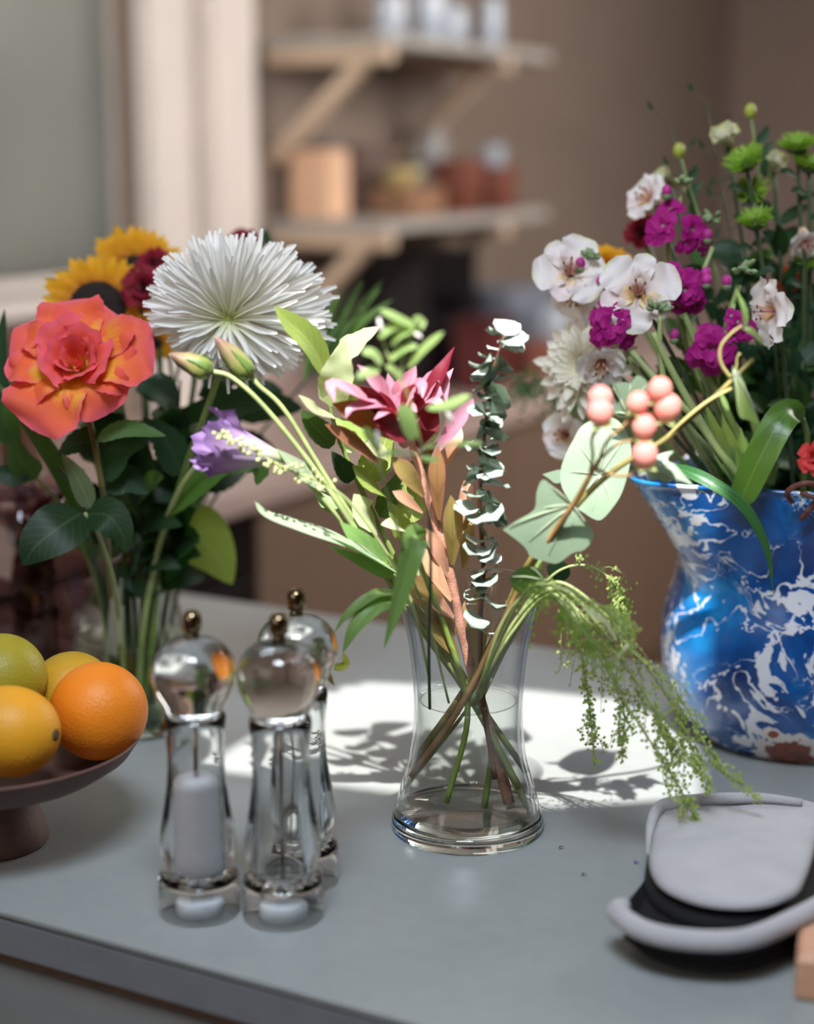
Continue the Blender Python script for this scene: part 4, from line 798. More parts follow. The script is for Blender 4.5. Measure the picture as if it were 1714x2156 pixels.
for mi, c in enumerate(mains):
    P = px(*c); pts = catmull(P, 90); th = MB().tube(P, [.0015, .0014, .0012, .001, .0008, .0006, .0004], 6, 60); tw = MB()
    t.part('stem', th.me('stem'), G_STEML)
    s0 = 40 if mi < 6 or mi == 8 else 46
    for i in range(s0, 91, 1):
        f = (i - s0)/(91 - s0); p = pts[i]; tg = (pts[min(90, i + 1)] - pts[i - 1]).normalized()
        L = .040*(1 - f*.72)*RND.uniform(.5, 1.1); d = (tg*.8 + V((RND.uniform(-1, 1), RND.uniform(-1, 1), RND.uniform(-.8, .5)))*.75).normalized()
        if f < .55 and i % 3: continue
        if (i % 2 or f < .55) and f < .85:
            e1 = p + d*L*.5; e2 = p + d*L*.9 + V((0, 0, -L*.45)); tw.tube([p, e1, e2], .00025, 4, 3)
            seg = catmull([p, e1, e2], 7)
        else: seg = [p, p, p]
        for q in seg[1:]:
            for k_ in range(2 if f > .5 else 1):
                o = V((RND.uniform(-1, 1), RND.uniform(-1, 1), RND.uniform(-1, .7))).normalized()*RND.uniform(.002, .0048)
                leaflet(lf, q + o, RND.uniform(.0011, .0017), (RND.uniform(-1, 1), -1, RND.uniform(-.5, 1))); tw.tube([q, q + o], .00016, 3, 1)
    t.part('twig', tw.me('twig'), G_STEML, kind='stuff')
t.part('leaflets', lf.me('leaflets', False), leafmat('leaflet_green', (176, 190, 116), None, (176, 200, 80), .45), kind='stuff')
for ctrl, w in (([(1195, 1330, 1.18), (1190, 1290, 1.175), (1185, 1258, 1.172)], 16), ([(1222, 1340, 1.18), (1205, 1300, 1.178), (1192, 1258, 1.175)], 9), ([(1270, 1310, 1.19), (1245, 1290, 1.188), (1222, 1270, 1.187)], 18), ([(1300, 1350, 1.19), (1275, 1310, 1.185), (1240, 1275, 1.184)], 16), ([(1330, 1350, 1.19), (1310, 1372, 1.187), (1290, 1400, 1.186)], 10)):
    addleaf(t, ctrl, w, L_PALE, (0, -.5, .8), 'lance')
# soft ferny sprig nearer the lens
t = stem_thing('ferny_sprig', 'soft feathery green sprig hanging close along the right vase wall', 'foliage', [(1010, 1450, 1.24), (1075, 1300, 1.205), (1120, 1235, 1.18), (1170, 1255, 1.155), (1230, 1330, 1.14), (1280, 1390, 1.135)], [.0012, .0012, .001, .0008, .0006, .0004], G_STEM, BQ)
lf = MB(); pts = catmull(t.sp, 60)
for i in range(22, 61, 2):
    for k_ in range(2):
        d = V((RND.uniform(-1, 1), RND.uniform(-.6, .6), RND.uniform(-1.1, .4))).normalized(); L = RND.uniform(.012, .038)*(1.1 - (i - 22)/60)
        e = pts[i] + d*L + V((0, 0, -L*.3)); lf.tube([pts[i], pts[i] + d*L*.5, e], .0002, 3, 3)
        for q in catmull([pts[i], pts[i] + d*L*.5, e], 8)[2:]:
            for _ in range(2): leaflet(lf, q + V((RND.uniform(-1, 1), RND.uniform(-1, 1), RND.uniform(-1, 1)))*.003, RND.uniform(.0008, .0014), (RND.uniform(-1, 1), -1, RND.uniform(-1, 1)))
t.part('fronds', lf.me('fronds', False), leafmat('fern_green', (140, 166, 84), None, (160, 200, 70), .5), kind='stuff')

# ------------------------------------------------------------------ bouquet in the carafe on the left
BL = 'stems in the carafe vase'
ROSE = petalmat('rose_petal', [(0, (252, 210, 60)), (.30, (252, 184, 58)), (.46, (248, 112, 66)), (.75, (246, 100, 82)), (1, (246, 116, 118))], .3, .6, .08, (242, 98, 130))
ROSEO = petalmat('rose_outer_petal', [(0, (252, 214, 60)), (.36, (252, 190, 60)), (.52, (248, 118, 66)), (.82, (246, 104, 84)), (1, (246, 120, 124))], .3, .6, .08, (242, 98, 134))
def rosehead(t, o, axis, R, mat, roll=0., outer=(), n_in=14, openn=1., omat=None):
    """wrapped heart with rings of opening petals, then the wide outer petals (azimuth, length, width, droop)"""
    m = frame(o, axis, roll)
    for i in range(n_in):
        f = i/(n_in - 1); r0 = R*(.05 + .12*f); r1 = R*(.09 + .40*f**1.1*openn); Z = R*(.50 + .16*f - .22*max(0, f - .5))
        vs, fs, us = wrap(r0, r1, Z, 1.25 - .25*f, i*2.4, R*.8*f*f*openn, R*.055*f, seed=i*1.7, tipin=.05)
        t.part('petal', mesh('petal', [m @ v for v in vs], fs, us), mat)
    for i, (az, L, w, dr) in enumerate(outer):
        d = V((cos(az), sin(az), 0)); U = V((0, 0, 1))
        c = [U*R*.02 + d*R*.06, d*R*L*.40 + U*R*.20, d*R*L*.78 + U*R*(.26 - dr*.5), d*R*L + U*R*(.14 - dr*1.3)]
        t.part('petal', MB().leaf([m @ p for p in c], R*w, m.to_3x3() @ (U*.9 - d*.3), 'rosep', fold=.02, curl=.16, wave=.15, ns=20, nw=14, wf=4.6, serr=.035).me('petal'), omat or mat)
def outaz(m, ang):        # azimuth in a head's own frame for a direction in the picture plane (0 right, 90 up)
    d = m.to_3x3().inverted() @ V((cos(ang), 0, sin(ang))); return atan2(d.y, d.x)
t = stem_thing('coral_rose', 'large open coral orange rose in the carafe at left', 'flower', [(262, 1500, 1.53), (250, 1380, 1.525), (232, 1230, 1.49), (222, 1080, 1.44), (204, 960, 1.42), (180, 850, 1.41), (166, 800, 1.412)], [.0032, .003, .003, .0028, .0028, .0028, .004], plain('rose_stem', (120, 112, 62), .5, var=.25, scale=50), BL)
ra = V((-.06, -.80, .50)); ro = W(168, 770, 1.415); fm = frame(ro, ra)
O = lambda deg: outaz(fm, radians(deg))
rosehead(t, ro, ra, .050, ROSE, 0, [(O(8), 1.28, 1.5, .05), (O(100), 1.15, 1.35, -.02), (O(245), 1.34, 1.6, .12), (O(170), 1.2, 1.35, .05), (O(55), 1.05, 1.3, .0), (O(300), 1.0, 1.3, .16), (O(205), 1.1, 1.2, .1), (O(130), 1.0, 1.2, .0), (O(340), .98, 1.1, .1)], 15, 1.08, ROSEO)
for i in range(4):
    an = i*1.5 + .4; m3 = fm
    t.part('sepal', MB().leaf([m3 @ V((.006*cos(an), .006*sin(an), -.002)), m3 @ V((.02*cos(an), .02*sin(an), -.006)), m3 @ V((.034*cos(an), .034*sin(an), -.016))], .009, m3.to_3x3() @ V((0, 0, 1)), 'lance', ns=8, nw=4).me('sepal'), L_MID)
addleaf(t, [(205, 922, 1.42), (270, 905, 1.41), (350, 918, 1.405)], 56, L_MID, (0, -.6, .8), serr=.1, ns=16)
addleaf(t, [(218, 1010, 1.43), (260, 950, 1.425), (310, 935, 1.42)], 60, L_DARK, (0, -.8, .6), serr=.1, ns=16)
addleaf(t, [(212, 950, 1.43), (170, 930, 1.43), (120, 960, 1.43)], 66, L_DARK, (0, -.8, .6), serr=.1, ns=16)
addleaf(t, [(218, 1020, 1.44), (268, 1010, 1.44), (312, 1040, 1.44)], 70, L_DARK, (0, -.9, .5), serr=.1, ns=16)
# spider mum
MUM = petalmat('mum_petal', [(0, (220, 224, 160)), (.25, (240, 238, 216)), (.6, (246, 244, 238)), (1, (246, 245, 243))], .35, .85, .02)
t = stem_thing('spider_mum', 'big white spider mum with thin tubular petals above the rose', 'flower', [(300, 1500, 1.53), (322, 1330, 1.53), (340, 1160, 1.52), (385, 1000, 1.48), (440, 850, 1.44), (474, 740, 1.43), (480, 690, 1.43)], [.003, .003, .003, .0028, .0028, .0028, .004], G_STEM, BL)
mo = W(482, 672, 1.428); mr = random.Random(3); up_ = pxm(1.43)
nm = 0; extra = MB()
for ring in range(13):
    pol = radians(40 + ring*9 if ring < 9 else 84 + (ring - 9)*9); cnt = 18 + min(ring, 8)*3
    for i in range(cnt):
        az = 2*pi*(i + .5*(ring % 2))/cnt + mr.uniform(-.12, .12); p_ = pol + mr.uniform(-.09, .09)
        u = V((cos(az), 0, sin(az)))                      # in the picture plane: right, up
        su = sin(az)
        reach = 1.0 + .28*max(0, cos(az - .05))**2 + .02*su if su > -.2 else .62 + .45*max(0, cos(az))**1.0 + .16*max(0, -cos(az))
        L = up_*172*reach*(.84 + .16*min(ring, 8)/8)*mr.uniform(.92, 1.06)
        if 6 < ring < 9 and su < 0: L *= .8
        if ring >= 9: L *= .93
        d = (u*sin(p_) + V((0, -1, .22)).normalized()*cos(p_)).normalized()
        bend = mr.uniform(-.05, .05) + (.18 if su < 0 else .05); 
        z = d; side = V((0, -1, .2)); y_ = (side - z*side.dot(z)); y_ = y_.normalized() if y_.length > .05 else z.orthogonal().normalized(); x_ = y_.cross(z)
        mw = Matrix((x_, y_, z)).transposed().to_4x4(); mw = Matrix.Translation(mo + d*.004) @ mw
        w = .0046*mr.uniform(.8, 1.2)
        pts = [V((0, 0, 0)), V((0, -bend*.1*L, L*.35)), V((mr.uniform(-.03, .03)*L, -bend*.35*L, L*.72)), V((mr.uniform(-.06, .06)*L, (-bend*.8 + mr.uniform(-.03, .06))*L, L))]
        if nm < 292:
            me = MB().leaf([mw @ p for p in pts], w, mw.to_3x3() @ V((0, 1, 0)), 'needle', fold=.1, curl=.9, ns=8, nw=4).me('petal')
            t.part('petal', me, MUM)
        else: extra.leaf([mw @ p for p in pts], w, mw.to_3x3() @ V((0, 1, 0)), 'needle', fold=.1, curl=.9, ns=6, nw=2)
        nm += 1
t.part('petals', extra.me('petals'), MUM, kind='stuff')
t.part('eye', MB().ball(mo + V((0, -.002, 0)), .006, 12, 8, (1, .5, 1)).me('eye'), plain('mum_eye', (150, 160, 60), .6))
for i in range(5):
    az = -2.4 + i*.4; t.part('petal', MB().leaf([mo, mo + V((cos(az)*.02, -.012, sin(az)*.016)), mo + V((cos(az)*.032, -.010, sin(az)*.034 - .004)), mo + V((cos(az)*.042, -.004, sin(az)*.05 - .012))], .0034, (0, -1, .2), 'needle', curl=.9, ns=8, nw=4).me('petal'), MUM)
addleaf(t, [(385, 1000, 1.48), (350, 930, 1.475), (300, 880, 1.47)], 74, L_DARK, (0, -.8, .6), serr=.12, ns=16)
addleaf(t, [(430, 880, 1.45), (500, 850, 1.46), (590, 850, 1.46)], 84, L_DARK, (0, -.7, .7), serr=.12, ns=16)
# sunflowers
SUNP = petalmat('sunflower_petal', [(0, (206, 120, 20)), (.35, (240, 168, 24)), (1, (248, 190, 40))], .3, .6, .2)
DISK = plain('sunflower_disk', (40, 26, 24), .9, var=.4, scale=260, bump=1., bscale=500)
def sunflower(label, ctrl, hp, axis, R, Lp, seed):
    t = stem_thing('sunflower', label, 'flower', ctrl, [.004, .0038, .0036, .0034], G_STEMD, BL); q = random.Random(seed)
    m = frame(W(*hp), axis); t.part('disk', MB().lathe([(0, .010), (R*.45, .0095), (R*.8, .006), (R, 0), (R*.9, -.008), (R*.3, -.014), (0, -.014)], V((0, 0, 0)), 32, False).me('disk', q=m), DISK)
    for k_ in range(2):
        for i in range(17):
            a = 2*pi*(i + .5*k_)/17 + q.uniform(-.08, .08); d = V((cos(a), sin(a), 0)); L = Lp*q.uniform(.85, 1.12); lift = q.uniform(.05, .5) - .25*k_
            c = [d*R*.85 + V((0, 0, -.003*k_)), d*(R + L*.5) + V((0, 0, L*(.22*lift))), d*(R + L) + V((0, 0, L*lift*.6))]
            t.part('petal', MB().leaf([m @ p for p in c], L*.52, m.to_3x3() @ V((0, 0, 1)), 'ovate', fold=.2, wave=.1, ns=9, nw=4).me('petal'), SUNP)
    for i in range(9):
        a = 2*pi*i/9; d = V((cos(a), sin(a), 0)); t.part('sepal', MB().leaf([m @ p for p in (d*R*.7 + V((0, 0, -.008)), d*(R*1.2) + V((0, 0, -.006)), d*R*1.6 + V((0, 0, -.012)))], R*.5, m.to_3x3() @ V((0, 0, 1)), 'ovate', ns=6, nw=4).me('sepal'), L_MID)
    return t
sunflower('yellow sunflower with dark disk right behind the coral rose', [(275, 1480, 1.55), (262, 1150, 1.56), (232, 850, 1.57), (206, 660, 1.585)], (205, 652, 1.575), (.12, -.93, .22), .027, .025, 1)
sunflower('smaller yellow sunflower higher up beside the dark red blooms', [(305, 1480, 1.55), (312, 1150, 1.59), (305, 800, 1.63), (292, 590, 1.65)], (285, 580, 1.645), (.1, -.93, .22), .020, .028, 2)
DRED = petalmat('dark_red_petal', [(0, (90, 8, 24)), (.6, (134, 14, 40)), (1, (152, 20, 48))], .2, .65, .25)
for i, (lb, hp, ax, R, ctrl) in enumerate((('dark red rose squeezed between sunflower and white mum', (304, 608, 1.575), (.1, -.9, .4), .023, [(300, 1480, 1.54), (312, 1150, 1.56), (308, 820, 1.57), (298, 640, 1.58)]),
                                           ('second dark red bloom above the first, touching the mum', (325, 560, 1.6), (-.2, -.8, .5), .019, [(306, 1480, 1.55), (330, 1150, 1.58), (338, 800, 1.6), (328, 585, 1.605)]), ('dark red bloom peeking over the top of the white mum', (514, 512, 1.66), (0, -.6, .8), .018, [(318, 1480, 1.55), (380, 1100, 1.6), (470, 760, 1.65), (512, 535, 1.665)]),
                                           ('dark red bud low behind the two lisianthus buds', (415, 725, 1.6), (0, -.8, .5), .016, [(310, 1480, 1.55), (350, 1100, 1.58), (400, 860, 1.6), (415, 740, 1.605)]))):
    t = stem_thing('dark_red_rose', lb, 'flower', ctrl, [.0026, .0024, .0024, .003], G_STEMD, BL)
    rosehead(t, W(*hp), ax, R, DRED, i, [(k_*1.26, .95, 1.0, .1) for k_ in range(5)], 9)
YLW = petalmat('yellow_small_petal', [(0, (200, 130, 20)), (1, (240, 176, 30))], .3)
for i, (x, y, yy, ax) in enumerate(((330, 722, 1.6, (0, -.8, -.3)), (392, 712, 1.62, (.3, -.8, .1)), (350, 690, 1.62, (0, -.9, .3)))):
    lb = ('small yellow flower behind the tip of the rose', 'small yellow flower just below the mum, right one', 'small yellow flower just below the mum, upper one')[i]
    t = stem_thing('yellow_daisy', lb, 'flower', [(300 + i*6, 1480, 1.55), (330, 1150, 1.57), (345 + i*10, 880, yy), (x, y, yy + .006)], [.0018, .0016, .0015, .002], G_STEMD, BL); m = frame(W(x, y, yy), ax)
    t.part('disk', MB().ball(V((0, 0, 0)), .006, 12, 8, (1, 1, .5)).me('disk', q=m), DISK)
    for k_ in range(12):
        a = k_*pi/6; d = V((cos(a), sin(a), 0)); t.part('petal', MB().leaf([m @ (d*.004), m @ (d*.012 + V((0, 0, .002))), m @ (d*.02)], .008, m.to_3x3() @ V((0, 0, 1)), 'ovate', ns=6, nw=4).me('petal'), YLW)
# leafy sprigs
t = stem_thing('broad_leaf_spray', 'stem with broad dark green leaves over the carafe front', 'foliage', [(262, 1490, 1.52), (255, 1340, 1.50), (238, 1220, 1.46), (205, 1120, 1.425), (178, 1080, 1.42)], [.0026, .0024, .0022, .002, .0016], G_STEML, BL)
addleaf(t, [(172, 1080, 1.415), (125, 1110, 1.39), (75, 1150, 1.38), (48, 1190, 1.38)], 116, L_DARK, (.25, -.75, .6), 'ovate', fold=.08, ns=16)
addleaf(t, [(185, 1082, 1.415), (225, 1085, 1.40), (255, 1120, 1.395), (266, 1165, 1.395)], 82, L_DARK, (-.2, -.8, .5), 'ovate', fold=.1, ns=16)
addleaf(t, [(190, 1070, 1.42), (165, 1010, 1.41), (130, 955, 1.41)], 46, leafmat('leaf_grey_green', (128, 150, 106), (150, 168, 130), None, .3, .45), (.2, -.8, .5), 'ovate')
t = stem_thing('lime_leaf_stem', 'stem with one large lime green leaf hanging right of carafe', 'foliage', [(300, 1500, 1.55), (318, 1330, 1.545), (340, 1180, 1.545), (362, 1110, 1.55), (378, 1090, 1.555)], [.0026, .0024, .0022, .002, .0016], G_STEML, BL)
addleaf(t, [(370, 1092, 1.55), (415, 1125, 1.555), (455, 1170, 1.56), (489, 1230, 1.565)], 128, leafmat('leaf_lime', (156, 178, 82), (170, 190, 100), (160, 190, 60), .3, .5, nveins=4), (.1, -.95, .3), 'ovate', fold=.05, ns=18)
t = stem_thing('serrated_leaf_stem', 'pale stem with toothed green leaves below the purple bloom', 'foliage', [(290, 1500, 1.525), (300, 1330, 1.52), (335, 1150, 1.50), (365, 1060, 1.47), (410, 985, 1.45), (470, 945, 1.44)], [.0032, .003, .003, .0028, .0024, .0016], G_STEML, BL)
addleaf(t, [(350, 1085, 1.48), (410, 1030, 1.465), (470, 985, 1.455), (545, 945, 1.45)], 60, L_MID, (-.3, -.8, .5), 'lance', fold=.25, serr=.1, ns=16)
addleaf(t, [(470, 975, 1.45), (515, 968, 1.44), (548, 985, 1.438), (540, 1022, 1.438)], 62, L_MID, (.2, -.8, .5), 'ovate', serr=.2, ns=14)
addleaf(t, [(350, 1095, 1.5), (395, 1035, 1.49), (440, 1000, 1.485)], 40, L_DARK, (0, -.9, .4), 'lance')
t = stem_thing('long_blade_stem', 'long dark green blade leaf crossing behind the rose at far left', 'foliage', [(255, 1480, 1.535), (215, 1250, 1.5), (165, 1050, 1.46), (120, 980, 1.45)], [.0024, .0022, .002, .0015], G_STEMD, BL)
addleaf(t, [(190, 1120, 1.48), (120, 980, 1.455), (50, 880, 1.45), (-20, 790, 1.45)], 44, L_MID, (.4, -.85, .3), 'blade', fold=.2, ns=14)
t = stem_thing('oval_leaf_stem', 'thin stem with oval green leaves at the far left below the rose', 'foliage', [(245, 1470, 1.545), (205, 1240, 1.53), (140, 1080, 1.50), (80, 1010, 1.49), (20, 930, 1.49)], [.002, .0018, .0016, .0014, .001], G_STEM, BL)
for c, w, m in (([(78, 1008, 1.488), (45, 970, 1.48), (28, 910, 1.478)], 66, L_MID), ([(140, 1080, 1.5), (170, 1040, 1.49), (175, 985, 1.485)], 50, L_MID), ([(60, 990, 1.488), (20, 1000, 1.48), (-20, 985, 1.48)], 56, L_DARK), ([(30, 940, 1.489), (10, 880, 1.485), (20, 820, 1.48)], 54, L_MID), ([(20, 930, 1.49), (-10, 870, 1.49), (-20, 800, 1.49)], 54, L_DARK), ([(25, 900, 1.5), (40, 800, 1.5), (30, 720, 1.5)], 46, L_MID), ([(5, 880, 1.5), (0, 760, 1.5), (10, 650, 1.5)], 40, L_DARK)):
    addleaf(t, c, w, m, (RND.uniform(-.3, .3), -.85, .4), 'ovate')
q = random.Random(11)
for si, (x0, y0, x1, y1, yy, lb) in enumerate(((300, 1250, 250, 800, 1.50, 'dark leafy sprig filling the space directly under the rose'), (330, 1230, 380, 800, 1.52, 'dark leafy sprig under the lisianthus buds'), (335, 1200, 470, 800, 1.55, 'dark leafy sprig under the white mum'), (280, 1240, 140, 820, 1.52, 'dark leafy sprig left of the rose stem'), (350, 1180, 545, 790, 1.58, 'dark leafy sprig right below the mum edge'))):
    c = [(285, 1470, 1.54), (x0, y0, 1.53), ((x0 + x1)/2 + 10, (y0 + y1)/2, yy), (x1, y1, yy + .02)]
    t = stem_thing('dark_leaf_sprig', lb, 'foliage', c, [.0024, .0022, .002, .001], G_STEMD, BL)
    for i in range(17):
        f = .32 + .68*i/17; pt = catmull([V(p) for p in c], 60)[int(f*60)]; a = q.uniform(-.5, pi + .5); L = q.uniform(75, 130)
        e = (pt.x + cos(a)*L*1.0, pt.y - sin(a)*L*.6, pt.z + q.uniform(-.05, .04)); mid = ((pt.x + e[0])/2, (pt.y + e[1])/2 - 8, (pt.z + e[2])/2 - .006)
        addleaf(t, [tuple(pt), mid, e], q.uniform(50, 84), L_DARK if q.random() < .8 else L_MID, (q.uniform(-.4, .4), -.8, .55), q.choice(['ovate', 'lance']), fold=.12, serr=.08, ns=12)
t = stem_thing('grassy_sprig', 'sprig of narrow green blades blurred right of the white mum', 'foliage', [(310, 1490, 1.56), (370, 1200, 1.6), (520, 950, 1.66), (680, 760, 1.70), (720, 700, 1.70)], [.002, .0018, .0016, .0014, .001], G_STEMD, BL)
for i in range(13):
    x0, y0 = 640 + i*7, 800 - i*7; ex = 690 + i*11 + q.uniform(-8, 8); ey = 640 - (i % 4)*16 + q.uniform(-12, 12) + (10 if i < 4 else 0)
    addleaf(t, [(x0, y0, 1.7), ((x0 + ex)/2 - 8, (y0 + ey)/2, 1.69), (ex, ey, 1.69)], 18, L_MID if i % 2 else L_BLADE, (q.uniform(-.4, .4), -.9, .3), 'lance', ns=8, nw=4)
t = stem_thing('tall_sprig', 'dark green narrow sprig tip behind the top right of the mum', 'foliage', [(320, 1490, 1.56), (400, 1150, 1.62), (520, 800, 1.68), (580, 600, 1.7), (566, 490, 1.7)], [.002, .0018, .0016, .0012, .0006], G_STEMD, BL)
for c in ([(575, 590, 1.7), (590, 550, 1.69), (600, 520, 1.69)], [(568, 520, 1.7), (560, 500, 1.7), (558, 478, 1.7)], [(580, 610, 1.7), (560, 570, 1.69), (556, 540, 1.69)]): addleaf(t, c, 22, L_DARK, (0, -.9, .3), 'lance', ns=8, nw=4)
# dark red stems in the smoky jar
MAROON = plain('maroon_stem', (72, 26, 34), .6, var=.3, scale=60); L_MAR = leafmat('leaf_maroon', (74, 22, 36), None, (110, 20, 30), .2, .4)
for i in range(6):
    lb = ('maroon leafy stem leaning far left in the smoky jar', 'maroon leafy stem second from left in the smoky jar', 'maroon leafy stem in the middle of the smoky jar', 'maroon leafy stem bending toward the carafe', 'short maroon leafy stem at the smoky jar rim', 'maroon leafy stem rising highest from the smoky jar')[i]
    x = -10 + i*32; tops = ((-40, 1060), (20, 1040), (90, 1030), (170, 1040), (120, 1080), (60, 990))[i]
    t = stem_thing('maroon_stem', lb, 'foliage', [(30 + i*18, 1400, JC.y), (40 + i*14, 1250, JC.y), (60 + i*8, 1130, JC.y), (tops[0], tops[1], JC.y - .02)], [.0022, .002, .0018, .001], MAROON, 'maroon stems in the smoky jar')
    P = catmull([V((30 + i*18, 1400, JC.y)), V((40 + i*14, 1250, JC.y)), V((60 + i*8, 1130, JC.y)), V((tops[0], tops[1], JC.y - .02))], 30)
    for k_ in range(9):
        p = P[6 + int(k_*2.6)]; a = q.uniform(0, 6.28); L = q.uniform(30, 52) if p.y > 1150 else q.uniform(50, 80)
        e = (p.x + cos(a)*L, p.y - sin(a)*L*.8, p.z + q.uniform(-.03, .03)); addleaf(t, [tuple(p), ((p.x + e[0])/2, (p.y + e[1])/2 - 4, (p.z + e[2])/2), e], q.uniform(18, 34), L_MAR, (q.uniform(-.5, .5), -.8, .4), 'ovate', ns=7, nw=4)

# ------------------------------------------------------------------ blue and white pitcher
PC = T(1674, 1540); PY = PC.y; pk = pxm(PY)
def enamel():
    t = NT('blue_white_enamel'); o = t.obj(); mp = t.n('ShaderNodeMapping'); mp.inputs['Location'].default_value = (-PC.x, -PC.y, -PC.z); t.l(o, mp.inputs[0]); v = mp.outputs[0]
    w1 = t.n('ShaderNodeTexNoise', i_Scale=14., i_Detail=2.); t.l(v, w1.inputs['Vector'])
    ad = t.n('ShaderNodeVectorMath', operation='MULTIPLY_ADD'); t.l(w1.outputs['Color'], ad.inputs[0]); ad.inputs[1].default_value = (.07, .07, .10); t.l(v, ad.inputs[2]); vv = ad.outputs[0]
    n1 = t.noise(30, vv, 3.5, .55, .4); rid = t.math('ABSOLUTE', t.math('SUBTRACT', n1, .5))
    n2 = t.noise(13, v, 2); thick = t.math('MAXIMUM', t.math('MULTIPLY', t.math('SUBTRACT', n2, .39), .14), 0.0)
    white = t.ramp(t.math('SUBTRACT', thick, rid), [(.0, (0, 0, 0, 1)), (.008, (1, 1, 1, 1))])
    n3 = t.noise(46, vv, 3, .5); blob = t.ramp(t.math('MULTIPLY', n3, t.math('ADD', n2, .42)), [(.55, (0, 0, 0, 1)), (.562, (1, 1, 1, 1))])
    wh = t.math('MAXIMUM', white, blob)
    blue = t.ramp(t.noise(11, vv, 4, .6), [(.32, lin((5, 38, 92))), (.5, lin((8, 80, 152))), (.68, lin((26, 134, 200)))])
    col = t.mix(wh, blue, lin((216, 216, 224)))
    # chips worn to rust, at fixed places on the pot
    sp = t.n('ShaderNodeSeparateXYZ'); t.l(v, sp.inputs[0])
    def chip(p, r, ex=1.):
        d = t.n('ShaderNodeVectorMath', operation='DISTANCE'); t.l(v, d.inputs[0]); d.inputs[1].default_value = p
        return t.math('ADD', d.outputs['Value'], t.math('MULTIPLY', t.math('SUBTRACT', t.noise(120, v, 3), .5), r*1.3)), r
    m_ = None; halo = None
    for p, r in CHIPS:
        d, r = chip(tuple(V(p) - PC), r); a = t.math('LESS_THAN', d, r); h = t.math('LESS_THAN', d, r*1.45)
        m_ = a if m_ is None else t.math('MAXIMUM', m_, a); halo = h if halo is None else t.math('MAXIMUM', halo, h)
    low = t.math('LESS_THAN', t.math('ADD', sp.outputs[2], t.math('MULTIPLY', t.noise(50, v, 3), .012)), .0075); m_ = t.math('MAXIMUM', m_, t.math('MULTIPLY', low, t.math('GREATER_THAN', t.noise(16, v, 2), .5)))
    col = t.mix(halo, col, lin((222, 212, 208))); rust = t.ramp(t.noise(90, v, 3), [(.3, lin((156, 84, 60))), (.7, lin((104, 52, 40)))])
    col = t.mix(m_, col, rust)
    p = t.n('ShaderNodeBsdfPrincipled', i_Roughness=.22); t.l(col, p.inputs['Base Color']); p.inputs['Coat Weight'].default_value = .4; p.inputs['Coat Roughness'].default_value = .12
    t.l(t.ramp(m_, [(0, (.24,)*3 + (1,)), (1, (.8,)*3 + (1,))]), p.inputs['Roughness'])
    b = t.n('ShaderNodeBump', i_Strength=.25, i_Distance=.002); t.l(t.math('ADD', wh, t.math('MULTIPLY', m_, -2.)), b.inputs['Height']); t.l(b.outputs[0], p.inputs['Normal'])
    return t.surf(p.outputs[0])
def onpot(px_, py_): return W(px_, py_, PY - sqrt(max(.0001, .127**2 - ((px_ - 1690)*pk)**2)))
prow = [(1540, 200), (1532, 212), (1510, 236), (1480, 260), (1440, 279), (1400, 290), (1350, 295), (1300, 292), (1260, 284), (1220, 272), (1185, 263), (1150, 260), (1110, 262), (1070, 266), (1030, 270), (992, 274)]
PPf = [(w*pk, max(0, hz(y, PY))) for y, w in prow]; PPf[0] = (PPf[0][0], 0.0)
PH = PPf[-1][1]; SPA = radians(206)
CHIPS = [(PC + V((-.026, -.094, .012)), .021), (PC + V((-.042, -.100, .036)), .007), (PC + V((-.012, -.118, PH - .03)), .006), (PC + V((.012, -.118, PH - .035)), .008), (PC + V((-.09, -.05, .003)), .008)]
ENM = enamel()
def pot():
    n = 96; P = [(p.x, p.z) for p in catmull([V((r, 0, z)) for r, z in PPf], 64)]
    inner = [(r - .0022, z) for r, z in P if z > .004][::-1]
    rim = [(P[-1][0] + .0016, P[-1][1] + .0006), (P[-1][0] + .0016, P[-1][1] + .0034), (P[-1][0] - .0016, P[-1][1] + .0040)]
    prof_ = [(0, .0004)] + P + rim + inner + [(0, .004)]; vs = []
    for r, z in prof_:
        f = max(0, (z/PH - .60)/.40)
        for j in range(n):
            a = 2*pi*j/n; da = (a - SPA + pi) % (2*pi) - pi; s_ = math.exp(-(da/.34)**2)*f**1.1
            rr = r + (.064*s_ if r > .01 else 0); zz = z + (.004*math.exp(-(da/.40)**2)*f**3 if r > .01 else 0)
            vs.append(PC + V((rr*cos(a), rr*sin(a), zz)))
    m = len(prof_); fs = [[k_*n + j, k_*n + (j + 1) % n, (k_ + 1)*n + (j + 1) % n, (k_ + 1)*n + j] for k_ in range(m - 1) for j in range(n)]
    return mesh('pitcher', vs, fs)
t = Thing('enamel_pitcher', 'large blue and white marbled enamel pitcher full of flowers', 'pitcher', PC)
t.part('body', pot(), ENM)
RUST = plain('rusty_wire', (122, 70, 56), .7, var=.3, scale=120)
e0 = W(1690, 1064, PY - .124)
t.part('wire_ear', MB().tube([e0 + V(p) for p in ((-.008, .004, .002), (-.014, -.004, .012), (-.004, -.010, .02), (.008, -.008, .018), (.010, -.004, .006), (.004, -.003, -.004), (.0, .003, -.012))], .0024, 9, 30).me('ear'), RUST)
t.part('bail_handle', MB().tube([e0 + V(p) for p in ((-.004, -.006, .012), (.012, -.008, .008), (.04, .01, .012), (.10, .06, .03), (.14, .12, .06))], .0022, 9, 30).me('bail'), RUST)
hd = [PC + V((.112, .01, .20)), PC + V((.165, .012, .205)), PC + V((.185, .014, .15)), PC + V((.17, .014, .08)), PC + V((.122, .01, .05))]
t.part('handle', MB().tube(hd, .009, 12, 30).me('handle'), ENM)

